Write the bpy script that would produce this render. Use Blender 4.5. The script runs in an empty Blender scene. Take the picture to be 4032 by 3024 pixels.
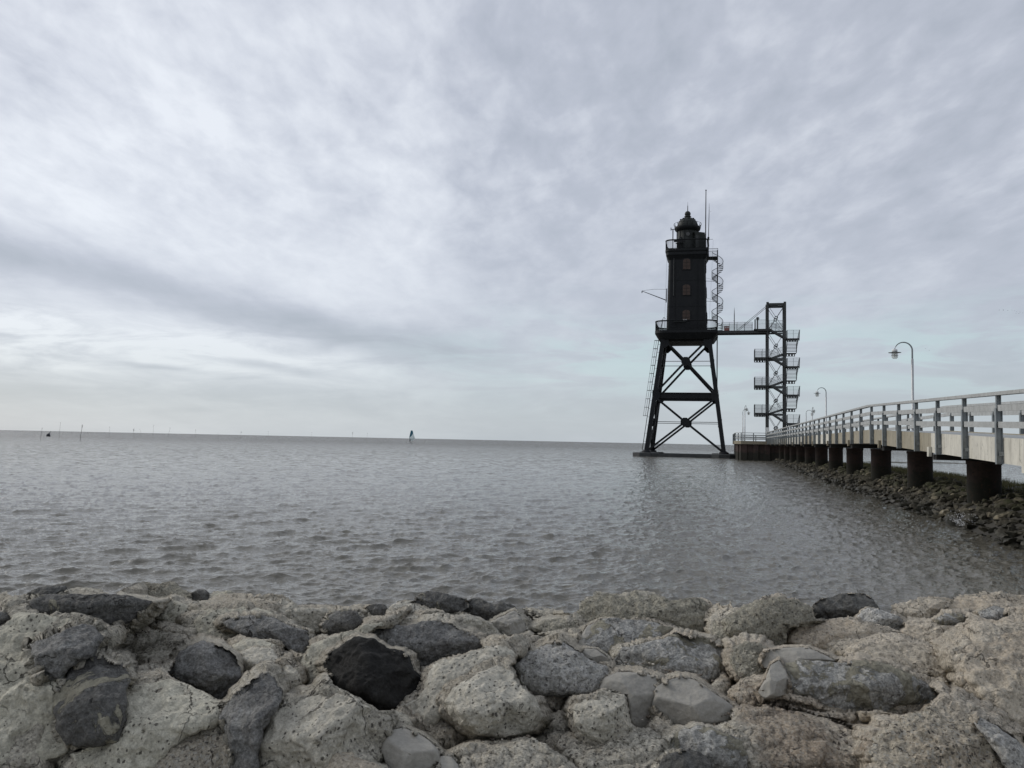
import bpy, math, random
import numpy as np
random.seed(7); RNG = np.random.RandomState(11)
D = bpy.data; COL = bpy.context.scene.collection
PI = math.pi

# ------------------------------------------------------------------ camera model / frames
FPX = 3300.0; CAMZ = 2.0
TH = math.atan(222 / FPX); RO = math.atan(.0205)
_f = np.array([0, math.cos(TH), math.sin(TH)]); _u0 = np.array([0, -math.sin(TH), math.cos(TH)]); _r0 = np.array([1., 0, 0])
_R = math.cos(RO) * _r0 + math.sin(RO) * _u0; _U = -math.sin(RO) * _r0 + math.cos(RO) * _u0
CAM = np.array([0, 0, CAMZ])
def ray(px, py): return _f + (px - 2016) / FPX * _R - (py - 1512) / FPX * _U
def at(px, py, Y):
    d = ray(px, py); return CAM + d * (Y / d[1])
def on_plane(px, py, z):
    d = ray(px, py); return CAM + d * ((z - CAMZ) / d[2])
PH = math.atan(.249)                       # the pier and the tower share this turn
EX = np.array([math.cos(PH), -math.sin(PH), 0]); EY = np.array([math.sin(PH), math.cos(PH), 0])
def W(a, b, z=0): p = a * EX + b * EY; return (p[0], p[1], z)
def loc(px, py, b):
    d = ray(px, py); p = CAM + d * (b / d.dot(EY)); return p.dot(EX), p[2]

# ------------------------------------------------------------------ tags
def tag(o, label=None, cat=None, group=None, kind=None):
    if label: o['label'] = label
    if cat: o['category'] = cat
    if group: o['group'] = group
    if kind: o['kind'] = kind
    return o
OFFS = {}
class Root:
    """an Empty in the turned frame; shapes are written in frame coordinates (a,b,z)"""
    def __init__(s, name, a, b, z, label, cat, group=None):
        s.e = D.objects.new(name, None); COL.objects.link(s.e); s.e.empty_display_size = .3
        s.e.location = W(a, b, z); s.e.rotation_euler = (0, 0, -PH); s.o = np.array([a, b, z])
        tag(s.e, label, cat, group)
def empty(name, l, rz=0):
    e = D.objects.new(name, None); COL.objects.link(e); e.location = l; e.rotation_euler = (0, 0, rz); e.empty_display_size = .3
    return e

# ------------------------------------------------------------------ mesh builder
def _basis(d):
    d = d / (np.linalg.norm(d) + 1e-12); h = np.array([0, 0, 1.]) if abs(d[2]) < .95 else np.array([1., 0, 0])
    x = np.cross(h, d); x /= np.linalg.norm(x); return x, np.cross(d, x), d
class MB:
    def __init__(s): s.v = []; s.f = []; s.sm = []
    def add(s, vs, fs, smooth=False):
        n = len(s.v); s.v += [tuple(float(c) for c in p) for p in vs]; s.f += [tuple(i + n for i in f) for f in fs]; s.sm += [smooth] * len(fs); return s
    def box(s, x0, x1, y0, y1, z0, z1):
        return s.add([(x0, y0, z0), (x1, y0, z0), (x1, y1, z0), (x0, y1, z0), (x0, y0, z1), (x1, y0, z1), (x1, y1, z1), (x0, y1, z1)],
                     [(0, 3, 2, 1), (4, 5, 6, 7), (0, 1, 5, 4), (1, 2, 6, 5), (2, 3, 7, 6), (3, 0, 4, 7)])
    def bar(s, p, q, w, h=None, ro=0):
        h = h or w; p = np.array(p, float); q = np.array(q, float); x, y, d = _basis(q - p)
        if ro: x, y = x * math.cos(ro) + y * math.sin(ro), -x * math.sin(ro) + y * math.cos(ro)
        vs = [c + x * sx * w / 2 + y * sy * h / 2 for c in (p, q) for sx, sy in ((-1, -1), (1, -1), (1, 1), (-1, 1))]
        return s.add(vs, [(0, 3, 2, 1), (4, 5, 6, 7), (0, 1, 5, 4), (1, 2, 6, 5), (2, 3, 7, 6), (3, 0, 4, 7)])
    def tube(s, pts, r, n=10, closed=False, cap=True):
        pts = [np.array(p, float) for p in pts]; m = len(pts); rs = r if isinstance(r, (list, tuple)) else [r] * m
        vs = []
        for i, p in enumerate(pts):
            if closed: d = pts[(i + 1) % m] - pts[i - 1]
            else: d = pts[min(i + 1, m - 1)] - pts[max(i - 1, 0)]
            x, y, _ = _basis(d)
            vs += [p + (x * math.cos(2 * PI * k / n) + y * math.sin(2 * PI * k / n)) * rs[i] for k in range(n)]
        fs = []
        for i in range(m if closed else m - 1):
            j = (i + 1) % m
            fs += [(i * n + k, i * n + (k + 1) % n, j * n + (k + 1) % n, j * n + k) for k in range(n)]
        s.add(vs, fs, True)
        if cap and not closed:
            s.add(vs[:n], [tuple(range(n))[::-1]]); s.add(vs[-n:], [tuple(range(n))])
        return s
    def lathe(s, prof, cx=0, cy=0, n=32, a0=0, sx=1, sy=1, smooth=True):
        vs = [(cx + r * math.cos(a0 + 2 * PI * k / n) * sx, cy + r * math.sin(a0 + 2 * PI * k / n) * sy, z) for r, z in prof for k in range(n)]
        fs = [(i * n + k, i * n + (k + 1) % n, (i + 1) * n + (k + 1) % n, (i + 1) * n + k) for i in range(len(prof) - 1) for k in range(n)]
        s.add(vs, fs, smooth)
        s.add(vs[-n:], [tuple(range(n))]); s.add(vs[:n], [tuple(range(n))[::-1]])
        return s
    def rings(s, loops, smooth=False, cap=True):
        n = len(loops[0]); vs = [p for l in loops for p in l]
        s.add(vs, [(i * n + k, i * n + (k + 1) % n, (i + 1) * n + (k + 1) % n, (i + 1) * n + k) for i in range(len(loops) - 1) for k in range(n)], smooth)
        if cap: s.add(loops[0], [tuple(range(n))[::-1]]); s.add(loops[-1], [tuple(range(n))])
        return s
    def build(s, name, mat, parent=None, off=None):
        v = np.array(s.v, float)
        if isinstance(parent, Root): v = v - parent.o; par = parent.e; og = parent.o
        else:
            par = parent; og = OFFS.get(parent.name) if parent else None
            if og is not None: v = v - og
        if off is not None: v = v - np.array(off)
        me = D.meshes.new(name); me.from_pydata(v.tolist(), [], s.f); me.polygons.foreach_set('use_smooth', s.sm)
        me.materials.append(mat); me.update()
        o = D.objects.new(name, me); COL.objects.link(o)
        if par: o.parent = par
        if og is not None: OFFS[o.name] = og
        return o
def rrect(hx, hy, r, z, cx=0, cy=0, n=6):
    out = []
    for (sx, sy, a0) in ((1, 1, 0), (-1, 1, PI / 2), (-1, -1, PI), (1, -1, 1.5 * PI)):
        for k in range(n + 1):
            a = a0 + k / n * PI / 2
            out.append((cx + sx * (hx - r) + r * math.cos(a), cy + sy * (hy - r) + r * math.sin(a), z))
    return out
def grid_mesh(name, P, mat, smooth=True, loc=None):
    m, n = P.shape[:2]; v = P.reshape(-1, 3).astype(np.float32)
    if loc is not None: v = v - np.array(loc, dtype=np.float32)
    i = np.arange(m * n).reshape(m, n)
    q = np.stack([i[:-1, :-1], i[:-1, 1:], i[1:, 1:], i[1:, :-1]], -1).reshape(-1, 4).astype(np.int32)
    return raw_mesh(name, v, q, mat, smooth, loc)
def raw_mesh(name, v, q, mat, smooth=True, loc=None):
    v = np.ascontiguousarray(v, dtype=np.float32); q = np.ascontiguousarray(q, dtype=np.int32); k = q.shape[1]
    me = D.meshes.new(name); me.vertices.add(len(v)); me.vertices.foreach_set('co', v.ravel())
    me.loops.add(q.size); me.loops.foreach_set('vertex_index', q.ravel())
    me.polygons.add(len(q)); me.polygons.foreach_set('loop_start', np.arange(0, q.size, k, dtype=np.int32))
    me.polygons.foreach_set('loop_total', np.full(len(q), k, dtype=np.int32))
    me.polygons.foreach_set('use_smooth', np.full(len(q), smooth)); me.materials.append(mat)
    me.update(calc_edges=True); me.validate()
    o = D.objects.new(name, me); COL.objects.link(o)
    if loc is not None: o.location = tuple(float(c) for c in loc)
    return o

# ------------------------------------------------------------------ numpy noise
_perm = RNG.permutation(256).astype(np.int64); _perm = np.concatenate([_perm, _perm, _perm])
_g = RNG.normal(size=(256, 3)); _g /= np.linalg.norm(_g, axis=1)[:, None]
def perlin(p):
    i = np.floor(p).astype(np.int64); f = p - i; i &= 255; u = f * f * f * (f * (f * 6 - 15) + 10)
    out = 0
    for dx in (0, 1):
        for dy in (0, 1):
            for dz in (0, 1):
                h = _perm[_perm[_perm[(i[..., 0] + dx) & 255] + ((i[..., 1] + dy) & 255)] + ((i[..., 2] + dz) & 255)] & 255
                gg = _g[h]; w = (u[..., 0] if dx else 1 - u[..., 0]) * (u[..., 1] if dy else 1 - u[..., 1]) * (u[..., 2] if dz else 1 - u[..., 2])
                out = out + w * (gg[..., 0] * (f[..., 0] - dx) + gg[..., 1] * (f[..., 1] - dy) + gg[..., 2] * (f[..., 2] - dz))
    return out
def fbm(p, oct=4, gain=.5, ridge=False):
    s = 0; a = 1.
    for k in range(oct):
        n = perlin(p * 2 ** k + 17.3 * k); s = s + a * ((.35 - abs(n)) * 1.6 if ridge else n); a *= gain
    return s
def worley(x, y, seed=3):
    ix = np.floor(x).astype(int); iy = np.floor(y).astype(int); d1 = np.full(x.shape, 9.); d2 = np.full(x.shape, 9.); idv = np.zeros(x.shape)
    def h(a, b, k): return np.mod(np.sin(a * 127.1 + b * 311.7 + k * 74.7 + seed) * 43758.5453, 1.)
    for ox in (-1, 0, 1):
        for oy in (-1, 0, 1):
            cx = ix + ox; cy = iy + oy
            d = np.hypot(cx + h(cx, cy, 1) - x, cy + h(cx, cy, 2) - y)
            m = d < d1; d2 = np.where(m, d1, np.minimum(d2, d)); idv = np.where(m, h(cx, cy, 3), idv); d1 = np.where(m, d, d1)
    return d1, d2, idv

# ------------------------------------------------------------------ materials
class NT:
    def __init__(s, tree): s.t = tree; s.n = tree.nodes; s.l = tree.links
    def new(s, ty, inp=None, **attr):
        nd = s.n.new(ty)
        for k, v in attr.items(): setattr(nd, k, v)
        for k, v in (inp or {}).items():
            sk = nd.inputs[k]
            if isinstance(v, bpy.types.NodeSocket): s.l.new(v, sk)
            else: sk.default_value = (tuple(v) + (1,) if isinstance(v, (tuple, list)) and len(v) == 3 and sk.type == 'RGBA' else v)
        return nd
    def math(s, op, a, b=0., c=0., clamp=False): return s.new('ShaderNodeMath', {0: a, 1: b, 2: c}, operation=op, use_clamp=clamp).outputs[0]
    def noise(s, vec, scale, detail=5., rough=.55, dist=0., out=0): return s.new('ShaderNodeTexNoise', {'Vector': vec, 'Scale': scale, 'Detail': detail, 'Roughness': rough, 'Distortion': dist}).outputs[out]
    def vor(s, vec, scale, out='Distance', feature='F1', rnd=1.): return s.new('ShaderNodeTexVoronoi', {'Vector': vec, 'Scale': scale, 'Randomness': rnd}, feature=feature).outputs[out]
    def map(s, v, a, b, c=0., d=1., smooth=False): return s.new('ShaderNodeMapRange', {'Value': v, 'From Min': a, 'From Max': b, 'To Min': c, 'To Max': d}, interpolation_type='SMOOTHSTEP' if smooth else 'LINEAR').outputs[0]
    def mix(s, f, a, b, mode='MIX'):
        nd = s.n.new('ShaderNodeMix'); nd.data_type = 'RGBA'; nd.blend_type = mode
        for k, v in ((0, f), (6, a), (7, b)):
            if isinstance(v, bpy.types.NodeSocket): s.l.new(v, nd.inputs[k])
            else: nd.inputs[k].default_value = v if k == 0 else tuple(v) + (1,)
        return nd.outputs[2]
    def bump(s, h, strength, dist, normal=None):
        i = {'Height': h, 'Strength': strength, 'Distance': dist}
        if normal is not None: i['Normal'] = normal
        return s.new('ShaderNodeBump', i).outputs[0]
def material(name):
    m = D.materials.new(name); m.use_nodes = True; t = NT(m.node_tree); b = t.n['Principled BSDF']
    return m, t, b
def setp(t, b, **kw):
    for k, v in kw.items():
        sk = b.inputs[k.replace('_', ' ')]
        if isinstance(v, bpy.types.NodeSocket): t.l.new(v, sk)
        else: sk.default_value = tuple(v) + (1,) if isinstance(v, tuple) and len(v) == 3 else v
def obj_coord(t): return t.new('ShaderNodeTexCoord').outputs['Object']
def painted(name, c, c2=None, rough=.5, metal=0., scale=3., spot=0., bumpd=.002, spec=.5, streak=0., tide=False):
    m, t, b = material(name); v = obj_coord(t); n = t.noise(v, scale, 8., .65)
    c2 = c2 or tuple(x * .7 for x in c)
    col = t.mix(t.map(n, .35, .68), c, c2)
    if spot:
        sp = t.map(t.noise(v, scale * 5, 6., .7), .6 - spot * .12, .72, 0, 1); col = t.mix(sp, col, tuple(x * .45 for x in c2))
    if streak:       # runs of dirt and rust
        sv = t.new('ShaderNodeMapping', {'Vector': v, 'Scale': (1., 1., .12)}).outputs[0]; sn = t.noise(sv, 9., 5., .65); col = t.mix(t.map(sn, .50, .70, 0., streak), col, (.10, .085, .06)); col = t.mix(t.map(t.noise(v, 1.1, 4., .6), .45, .7, 0., streak * .6), col, tuple(x * .55 for x in c))
    if tide:
        z_ = t.new('ShaderNodeSeparateXYZ', {0: v}).outputs[2]; col = t.mix(t.map(t.math('ADD', z_, t.map(t.noise(v, 3., 4.), .3, .7, -.25, .25)), .95, 1.25, .85, 0., True), col, (.014, .017, .010)); col = t.mix(t.map(t.noise(v, 14., 5., .7), .56, .66, 0., .5), col, (.11, .05, .03))
    setp(t, b, Base_Color=col, Roughness=rough, Metallic=metal, Normal=t.bump(n, .6, bumpd), Specular_IOR_Level=spec)
    return m

def rock_material(name, c1, c2, pit=.0, pitcol=(.05, .045, .04), speck=0., cover=0., covercol=(.38, .355, .275), rough=.92, grain=.35, lichen=0., stain=.3, vein=0., bumpk=1., warm=.0, tanx=False):
    m, t, b = material(name); v = obj_coord(t)
    # dissimilar copies: shift the pattern by each object's own random number
    rnd = t.new('ShaderNodeObjectInfo').outputs['Random']; sh = t.new('ShaderNodeCombineXYZ', {0: t.math('MULTIPLY', rnd, 37.), 1: t.math('MULTIPLY', rnd, 91.)}).outputs[0]
    v = t.new('ShaderNodeVectorMath', {0: v, 1: sh}, operation='ADD').outputs[0]
    big = t.noise(v, 2.2, 5., .6); mid = t.noise(v, 11., 8., .65); fine = t.noise(v, 90., 5., .75)
    col = t.mix(t.map(big, .32, .68, smooth=True), c1, c2)
    col = t.mix(t.map(mid, .3, .75, 0., .55), col, tuple(x * .62 for x in c1))
    if stain: col = t.mix(t.map(t.noise(v, 4.5, 7., .7, 1.2), .54, .68, 0., stain, True), col, (.085, .078, .062))
    if tanx:      # the right part of the bank was poured with a warmer sand
        px_ = t.new('ShaderNodeSeparateXYZ', {0: obj_coord(t)}).outputs[0]; col = t.mix(t.map(t.math('ADD', px_, t.map(big, .3, .7, -.6, .6)), .3, 1.6, 0., .55, True), col, (.63, .545, .43))
        py_ = t.new('ShaderNodeSeparateXYZ', {0: obj_coord(t)}).outputs[1]; q_ = t.math('ADD', t.math('POWER', t.math('DIVIDE', t.math('SUBTRACT', px_, 1.12), .20), 2.), t.math('POWER', t.math('DIVIDE', t.math('SUBTRACT', py_, 3.35), .62), 2.))
        col = t.mix(t.map(t.math('ADD', q_, t.map(mid, .3, .7, -.6, .6)), .2, 1.2, .6, 0., True), col, (.24, .175, .12))
    if warm: col = t.mix(t.map(t.noise(v, 1.3, 4., .6, .5), .42, .62, 0., warm, True), col, (.36, .26, .165))
    if vein:
        w = t.new('ShaderNodeTexWave', {'Vector': v, 'Scale': 2.2, 'Distortion': 9., 'Detail': 5., 'Detail Scale': 1.6}).outputs[1]
        col = t.mix(t.map(w, .82, 1., 0., vein), col, (.36, .37, .36))
    sp2 = t.noise(v, 34., 4., .7); gm = t.math('MULTIPLY', t.map(fine, .33, .67, 1 - grain, 1 + grain), t.map(sp2, .33, .67, 1 - grain * .7, 1 + grain * .7))
    col = t.mix(1., col, t.new('ShaderNodeCombineXYZ', {0: gm, 1: gm, 2: gm}).outputs[0], 'MULTIPLY')
    if bumpk > .5:                             # hairline cracks and chipped edges
        wv_ = t.new('ShaderNodeVectorMath', {0: v, 1: t.new('ShaderNodeVectorMath', {0: t.noise(v, 6., 4., .6, 0., 1), 1: (.22, .22, .22)}, operation='MULTIPLY').outputs[0]}, operation='ADD').outputs[0]
        ck = t.map(t.vor(wv_, 4.2, 'Distance', 'DISTANCE_TO_EDGE'), .0, .018, 1., 0.); ck = t.math('MULTIPLY', ck, t.map(t.noise(v, 2.6, 3.), .5, .58, 0., 1.)); col = t.mix(t.math('MULTIPLY', ck, .75), col, (.05, .045, .037))
    h = t.math('MULTIPLY', fine, .25)
    if speck:
        vc = t.vor(v, 120., 'Color'); g = t.new('ShaderNodeSeparateColor', {0: vc}).outputs[0]
        col = t.mix(t.map(g, .80, .86, 0., speck), col, (.42, .40, .35)); col = t.mix(t.map(g, .12, .06, 0., speck), col, (.055, .05, .045))
    if lichen:
        li = t.map(t.noise(v, 24., 9., .8), .55, .64, 0., lichen); col = t.mix(li, col, (.42, .42, .39)); h = t.math('ADD', h, t.math('MULTIPLY', li, .3))
    if cover:
        cm = t.map(t.noise(v, 4.6, 8., .66, .9), .53 - cover * .15, .56 - cover * .15, 0., 1., True)
        cc = t.mix(t.map(mid, .3, .7), covercol, tuple(x * .72 for x in covercol)); col = t.mix(cm, col, cc); h = t.math('ADD', h, t.math('MULTIPLY', cm, .8))
    if pit:
        vs = t.new('ShaderNodeMapping', {'Vector': v, 'Scale': (1., 1., .7)}).outputs[0]; d = t.vor(vs, 66., 'Distance'); rr = t.new('ShaderNodeSeparateColor', {0: t.vor(vs, 66., 'Color')}).outputs[1]
        area = t.map(t.noise(v, 3.1, 3.), .4, .6, .35, 1.)
        rad = t.math('MULTIPLY', t.math('MULTIPLY', t.map(rr, .3, 1., .0, .46), pit), area)
        pm = t.map(t.math('SUBTRACT', t.math('ADD', d, t.map(t.noise(v, 160., 3., .7), .3, .7, -.16, .16)), rad), -.05, .04, 1., 0.)
        col = t.mix(t.math('MULTIPLY', pm, .8), col, pitcol); h = t.math('SUBTRACT', h, t.math('MULTIPLY', pm, .7))
    if bumpk > .5: h = t.math('SUBTRACT', h, ck)
    h = t.math('ADD', h, t.math('MULTIPLY', sp2, .9 if bumpk > .5 else .1))
    nrm = t.bump(mid, .9 * bumpk, .045); nrm = t.bump(h, .9, .010 * bumpk, nrm)
    setp(t, b, Base_Color=col, Roughness=rough, Normal=nrm, Specular_IOR_Level=.25)
    return m
M = {}
M['pale'] = rock_material('pale_grout', (.60, .565, .475), (.43, .403, .335), pit=1., stain=.35, grain=.28)
M['palegreen'] = rock_material('greenish_grout', (.575, .545, .445), (.415, .392, .315), pit=.95, stain=.35, grain=.28)
M['tan'] = rock_material('tan_grout', (.59, .525, .42), (.44, .393, .315), pit=.55, speck=.35, stain=.4, grain=.3, warm=.25)
M['smooth'] = rock_material('smooth_grey_grout', (.35, .332, .292), (.29, .276, .243), pit=0, stain=.12, grain=.10, bumpk=.35)
M['crust'] = rock_material('crusty_grout', (.54, .505, .405), (.35, .325, .258), pit=.8, stain=.45, speck=.3, grain=.4, bumpk=2.2)
M['dark'] = rock_material('dark_basalt', (.10, .098, .09), (.17, .165, .15), pit=0, grain=.4, stain=.15, lichen=.22, vein=.12, bumpk=1.3)
M['slate'] = rock_material('blue_slate', (.20, .196, .185), (.33, .322, .30), pit=0, grain=.45, stain=.35, lichen=.45, vein=.2, bumpk=1.5)
M['black'] = rock_material('black_basalt', (.018, .0175, .016), (.034, .032, .029), pit=0, grain=.35, stain=0, lichen=.04, bumpk=.9)
M['grey'] = rock_material('grey_granite', (.42, .41, .38), (.55, .535, .495), pit=.3, grain=.45, stain=.3, speck=.6, lichen=.5, bumpk=1.3)
M['veined'] = rock_material('veined_grey_green_rock', (.40, .393, .365), (.56, .545, .50), pit=0, grain=.45, stain=.38, lichen=.8, vein=.3, bumpk=1.7, cover=.12)
M['mixed'] = rock_material('dark_rock_under_grout', (.125, .122, .113), (.22, .215, .20), pit=0, grain=.4, stain=.3, lichen=.35, cover=-.1, bumpk=1.4)
M['ground'] = rock_material('grouted_shell_gravel', (.53, .475, .375), (.38, .34, .272), pit=.9, speck=.7, stain=.4, grain=.42, warm=.4, bumpk=1.4)

M['mass'] = rock_material('grout_mass', (.60, .56, .465), (.42, .39, .322), pit=.9, speck=.45, stain=.5, grain=.36, warm=.2, bumpk=1.5, tanx=True)
# mud, concrete, steel ...
M['iron'] = painted('black_tower_paint', (.0055, .0068, .0085), (.011, .012, .013), .62, 0, 1.2, .5, .01, .25)
M['iron2'] = painted('dark_green_lantern_paint', (.014, .017, .0155), (.024, .027, .024), .6, 0, 1.5, .6, .01, .3)
M['steel_dark'] = painted('weathered_dark_steel', (.048, .051, .050), (.028, .030, .030), .6, .2, 2.5, .6)
M['galv'] = painted('galvanised_grey', (.27, .292, .295), (.20, .22, .225), .5, .3, 3., .4, streak=.25)
M['rail'] = painted('weathered_grey_plank', (.42, .43, .42), (.33, .338, .33), .7, 0, 5., .4, streak=.22)
M['cream'] = painted('cream_fascia', (.68, .65, .56), (.56, .535, .46), .6, 0, 1.5, .25, streak=.45)
M['tanfascia'] = painted('tan_fascia', (.36, .32, .235), (.28, .25, .185), .6, 0, 1.5, .3, streak=.45)
M['tanwood'] = painted('weathered_beam', (.29, .255, .18), (.19, .17, .125), .8, 0, 4., .6)
M['deckunder'] = painted('dark_deck_girder', (.035, .032, .028), (.02, .02, .018), .8)
M['rust'] = painted('rusty_pile_steel', (.060, .037, .030), (.026, .020, .018), .85, 0, 3., .7, .01, tide=True)
M['rustsheet'] = painted('rusty_sheet_pile', (.068, .040, .033), (.034, .025, .023), .85, 0, 1.6, .7, .01, streak=.3, tide=True)
M['shutter'] = painted('faded_red_brown_shutter', (.072, .044, .033), (.045, .032, .026), .8, 0, 6., .4)
M['redbox'] = painted('faded_red_paint', (.36, .09, .065), (.26, .07, .05), .6)
M['whitepaint'] = painted('white_paint', (.72, .72, .70), (.6, .6, .58), .6)
M['concrete_dark'] = painted('wet_dark_concrete', (.062, .064, .062), (.035, .038, .038), .8, 0, 1.5, .8, .02)
M['lampsteel'] = painted('brushed_pole_steel', (.42, .43, .43), (.34, .34, .34), .4, .5, 5.)
M['wire'] = painted('thin_wire_steel', (.15, .16, .165), (.10, .11, .11), .5, .3)
M['wood_pole'] = painted('bare_branch_wood', (.09, .08, .065), (.05, .05, .045), .9)
M['birdblack'] = painted('dark_plumage', (.03, .035, .045), (.02, .02, .025), .8)
M['birdwhite'] = painted('white_plumage', (.75, .76, .78), (.6, .6, .62), .8)
M['wetsuit'] = painted('black_wetsuit', (.012, .013, .015), (.02, .02, .022), .6)
M['skin'] = painted('skin', (.42, .27, .2), (.38, .24, .18), .6)
M['sailblue'] = painted('teal_sail_cloth', (.035, .16, .22), (.025, .12, .17), .5)
M['sailwhite'] = painted('pale_sail_film', (.80, .86, .84), (.7, .78, .76), .4)
M['grass'] = painted('salt_grass', (.085, .090, .032), (.125, .105, .045), .9, 0, 8.)
M['mud'] = painted('mud_slope', (.05, .045, .035), (.035, .032, .026), .9, 0, 2., .5, .02)
M['sand'] = painted('brown_mudbank', (.12, .105, .075), (.08, .075, .055), .9, 0, .3)
M['foam'] = painted('white_spray', (.80, .81, .82), (.7, .71, .72), .6)
M['stone'] = None
m, t, b = material('rubble_stone'); M['stone'] = m
gp = t.new('ShaderNodeNewGeometry').outputs['Position']; v = gp; zz__ = t.new('ShaderNodeSeparateXYZ', {0: gp}).outputs[2]
cell = t.new('ShaderNodeSeparateColor', {0: t.vor(v, 2.6, 'Color')}).outputs[0]
col = t.mix(t.map(cell, .0, 1.), (.040, .035, .026), (.105, .092, .066)); col = t.mix(t.map(cell, .84, .95, 0., .8), col, (.33, .285, .20))
col = t.mix(t.map(t.noise(v, 5., 6., .65), .42, .66), col, (.045, .042, .030)); col = t.mix(t.map(t.noise(v, 22., 5., .7), .55, .7, 0., .5), col, (.26, .24, .18))
wet = t.map(t.math('ADD', zz__, t.map(t.noise(v, 1.5, 3.), .3, .7, -.12, .12)), .10, .42, 1., 0., True)     # tide line: dark wet weed below it
col = t.mix(t.math('MULTIPLY', t.map(zz__, .35, .75, 0., 1., True), t.map(t.noise(v, 1.8, 5., .65), .42, .58, 0., .75)), col, (.050, .056, .020))
col = t.mix(t.math('MULTIPLY', wet, .72), col, (.022, .021, .014))
setp(t, b, Base_Color=col, Roughness=t.map(wet, 0., 1., .9, .45), Normal=t.bump(t.noise(v, 14., 6., .65), .9, .03), Specular_IOR_Level=.3)
M['shell'] = painted('pale_shell', (.55, .52, .45), (.42, .38, .3), .7)
M['pebble'] = painted('brown_pebble', (.19, .155, .115), (.09, .08, .07), .8, 0, 30.)
m, t, b = material('guard_mesh'); M['mesh'] = m   # fine wire mesh: mostly see-through
v = obj_coord(t); al = t.map(t.noise(v, 60., 2.), .3, .7, .16, .30)
setp(t, b, Base_Color=(.20, .215, .22), Roughness=.6, Metallic=.2, Alpha=al)
m, t, b = material('lamp_glass'); M['glass'] = m
setp(t, b, Base_Color=(.75, .77, .72), Roughness=.15, Alpha=.55)
m, t, b = material('lantern_glass'); M['lantern_glass'] = m
setp(t, b, Base_Color=(.02, .022, .022), Roughness=.12)

# water
m, t, b = material('grey_sea_water'); M['water'] = m
gp = t.new('ShaderNodeNewGeometry').outputs['Position']; sx = t.new('ShaderNodeSeparateXYZ', {0: gp})
dist = t.new('ShaderNodeVectorMath', {0: gp}, operation='LENGTH').outputs['Value']
mp = t.new('ShaderNodeMapping', {'Vector': gp, 'Rotation': (0, 0, .25), 'Scale': (.55, 1., 1.)}).outputs[0]
far = t.map(dist, 40., 160., 0., 1., True)
big = t.noise(mp, .55, 6., .62, .3); smallw = t.noise(mp, 4.5, 5., .6, .4); rip = t.noise(mp, 14., 4., .6, .2)
hh = t.math('ADD', t.math('MULTIPLY', t.math('MULTIPLY', big, far), .55), t.math('ADD', t.math('MULTIPLY', smallw, .05), t.math('MULTIPLY', rip, .010)))
colw = t.mix(t.map(t.noise(gp, .03, 4., .6), .35, .65), (.132, .122, .096), (.112, .104, .084))
nw = t.bump(hh, 1., 1.)
# beyond the reach of the modelled waves the facets are scattered about the vertical
jit = t.new('ShaderNodeVectorMath', {0: t.new('ShaderNodeTexNoise', {'Vector': mp, 'Scale': 2.6, 'Detail': 6., 'Roughness': .7}).outputs[1], 1: (.5, .5, .5)}, operation='SUBTRACT').outputs[0]
jit = t.new('ShaderNodeVectorMath', {0: jit, 1: (4.6, 4.6, 0.)}, operation='MULTIPLY').outputs[0]
jit = t.new('ShaderNodeVectorMath', {0: jit, 3: t.math('MULTIPLY', t.map(dist, 12., 110., .05, 1., True), t.map(big, .35, .65, .55, 1.25))}, operation='SCALE').outputs[0]
face = t.new('ShaderNodeCombineXYZ', {0: 0., 1: t.map(dist, 25., 350., 0., -.24, True), 2: 0.}).outputs[0]     # far off only the wave faces turned to the shore are seen
nw = t.new('ShaderNodeVectorMath', {0: nw, 1: face}, operation='ADD').outputs[0]
nw = t.new('ShaderNodeVectorMath', {0: t.new('ShaderNodeVectorMath', {0: nw, 1: jit}, operation='ADD').outputs[0]}, operation='NORMALIZE').outputs[0]
setp(t, b, Base_Color=colw, Roughness=t.map(dist, 10., 300., .08, .2), Normal=nw, IOR=1.333)

# ------------------------------------------------------------------ render, camera, world, sun
sc = bpy.context.scene
sc.render.engine = 'CYCLES'; sc.render.resolution_x = 1024; sc.render.resolution_y = 768
sc.view_settings.view_transform = 'Standard'; sc.view_settings.look = 'None'; sc.view_settings.exposure = 0; sc.view_settings.gamma = 1
cam = D.objects.new('camera', D.cameras.new('camera')); COL.objects.link(cam); sc.camera = cam
cam.data.sensor_width = 36; cam.data.lens = 36 * FPX / 4032; cam.data.clip_start = .05; cam.data.clip_end = 30000
from mathutils import Matrix
mw = Matrix(((_R[0], _U[0], -_f[0], 0), (_R[1], _U[1], -_f[1], 0), (_R[2], _U[2], -_f[2], CAMZ), (0, 0, 0, 1)))
cam.matrix_world = mw
SUN_AZ = math.radians(-62); SUN_EL = math.radians(30)     # azimuth from +Y, negative = left
sd = np.array([math.sin(SUN_AZ) * math.cos(SUN_EL), math.cos(SUN_AZ) * math.cos(SUN_EL), math.sin(SUN_EL)])
sl = D.lights.new('sun', 'SUN'); sl.energy = 1.5; sl.angle = math.radians(28); sl.color = (1, .96, .9)
so = D.objects.new('sun', sl); COL.objects.link(so)
from mathutils import Vector
so.rotation_euler = Vector(tuple(-sd)).to_track_quat('-Z', 'Y').to_euler()

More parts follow.
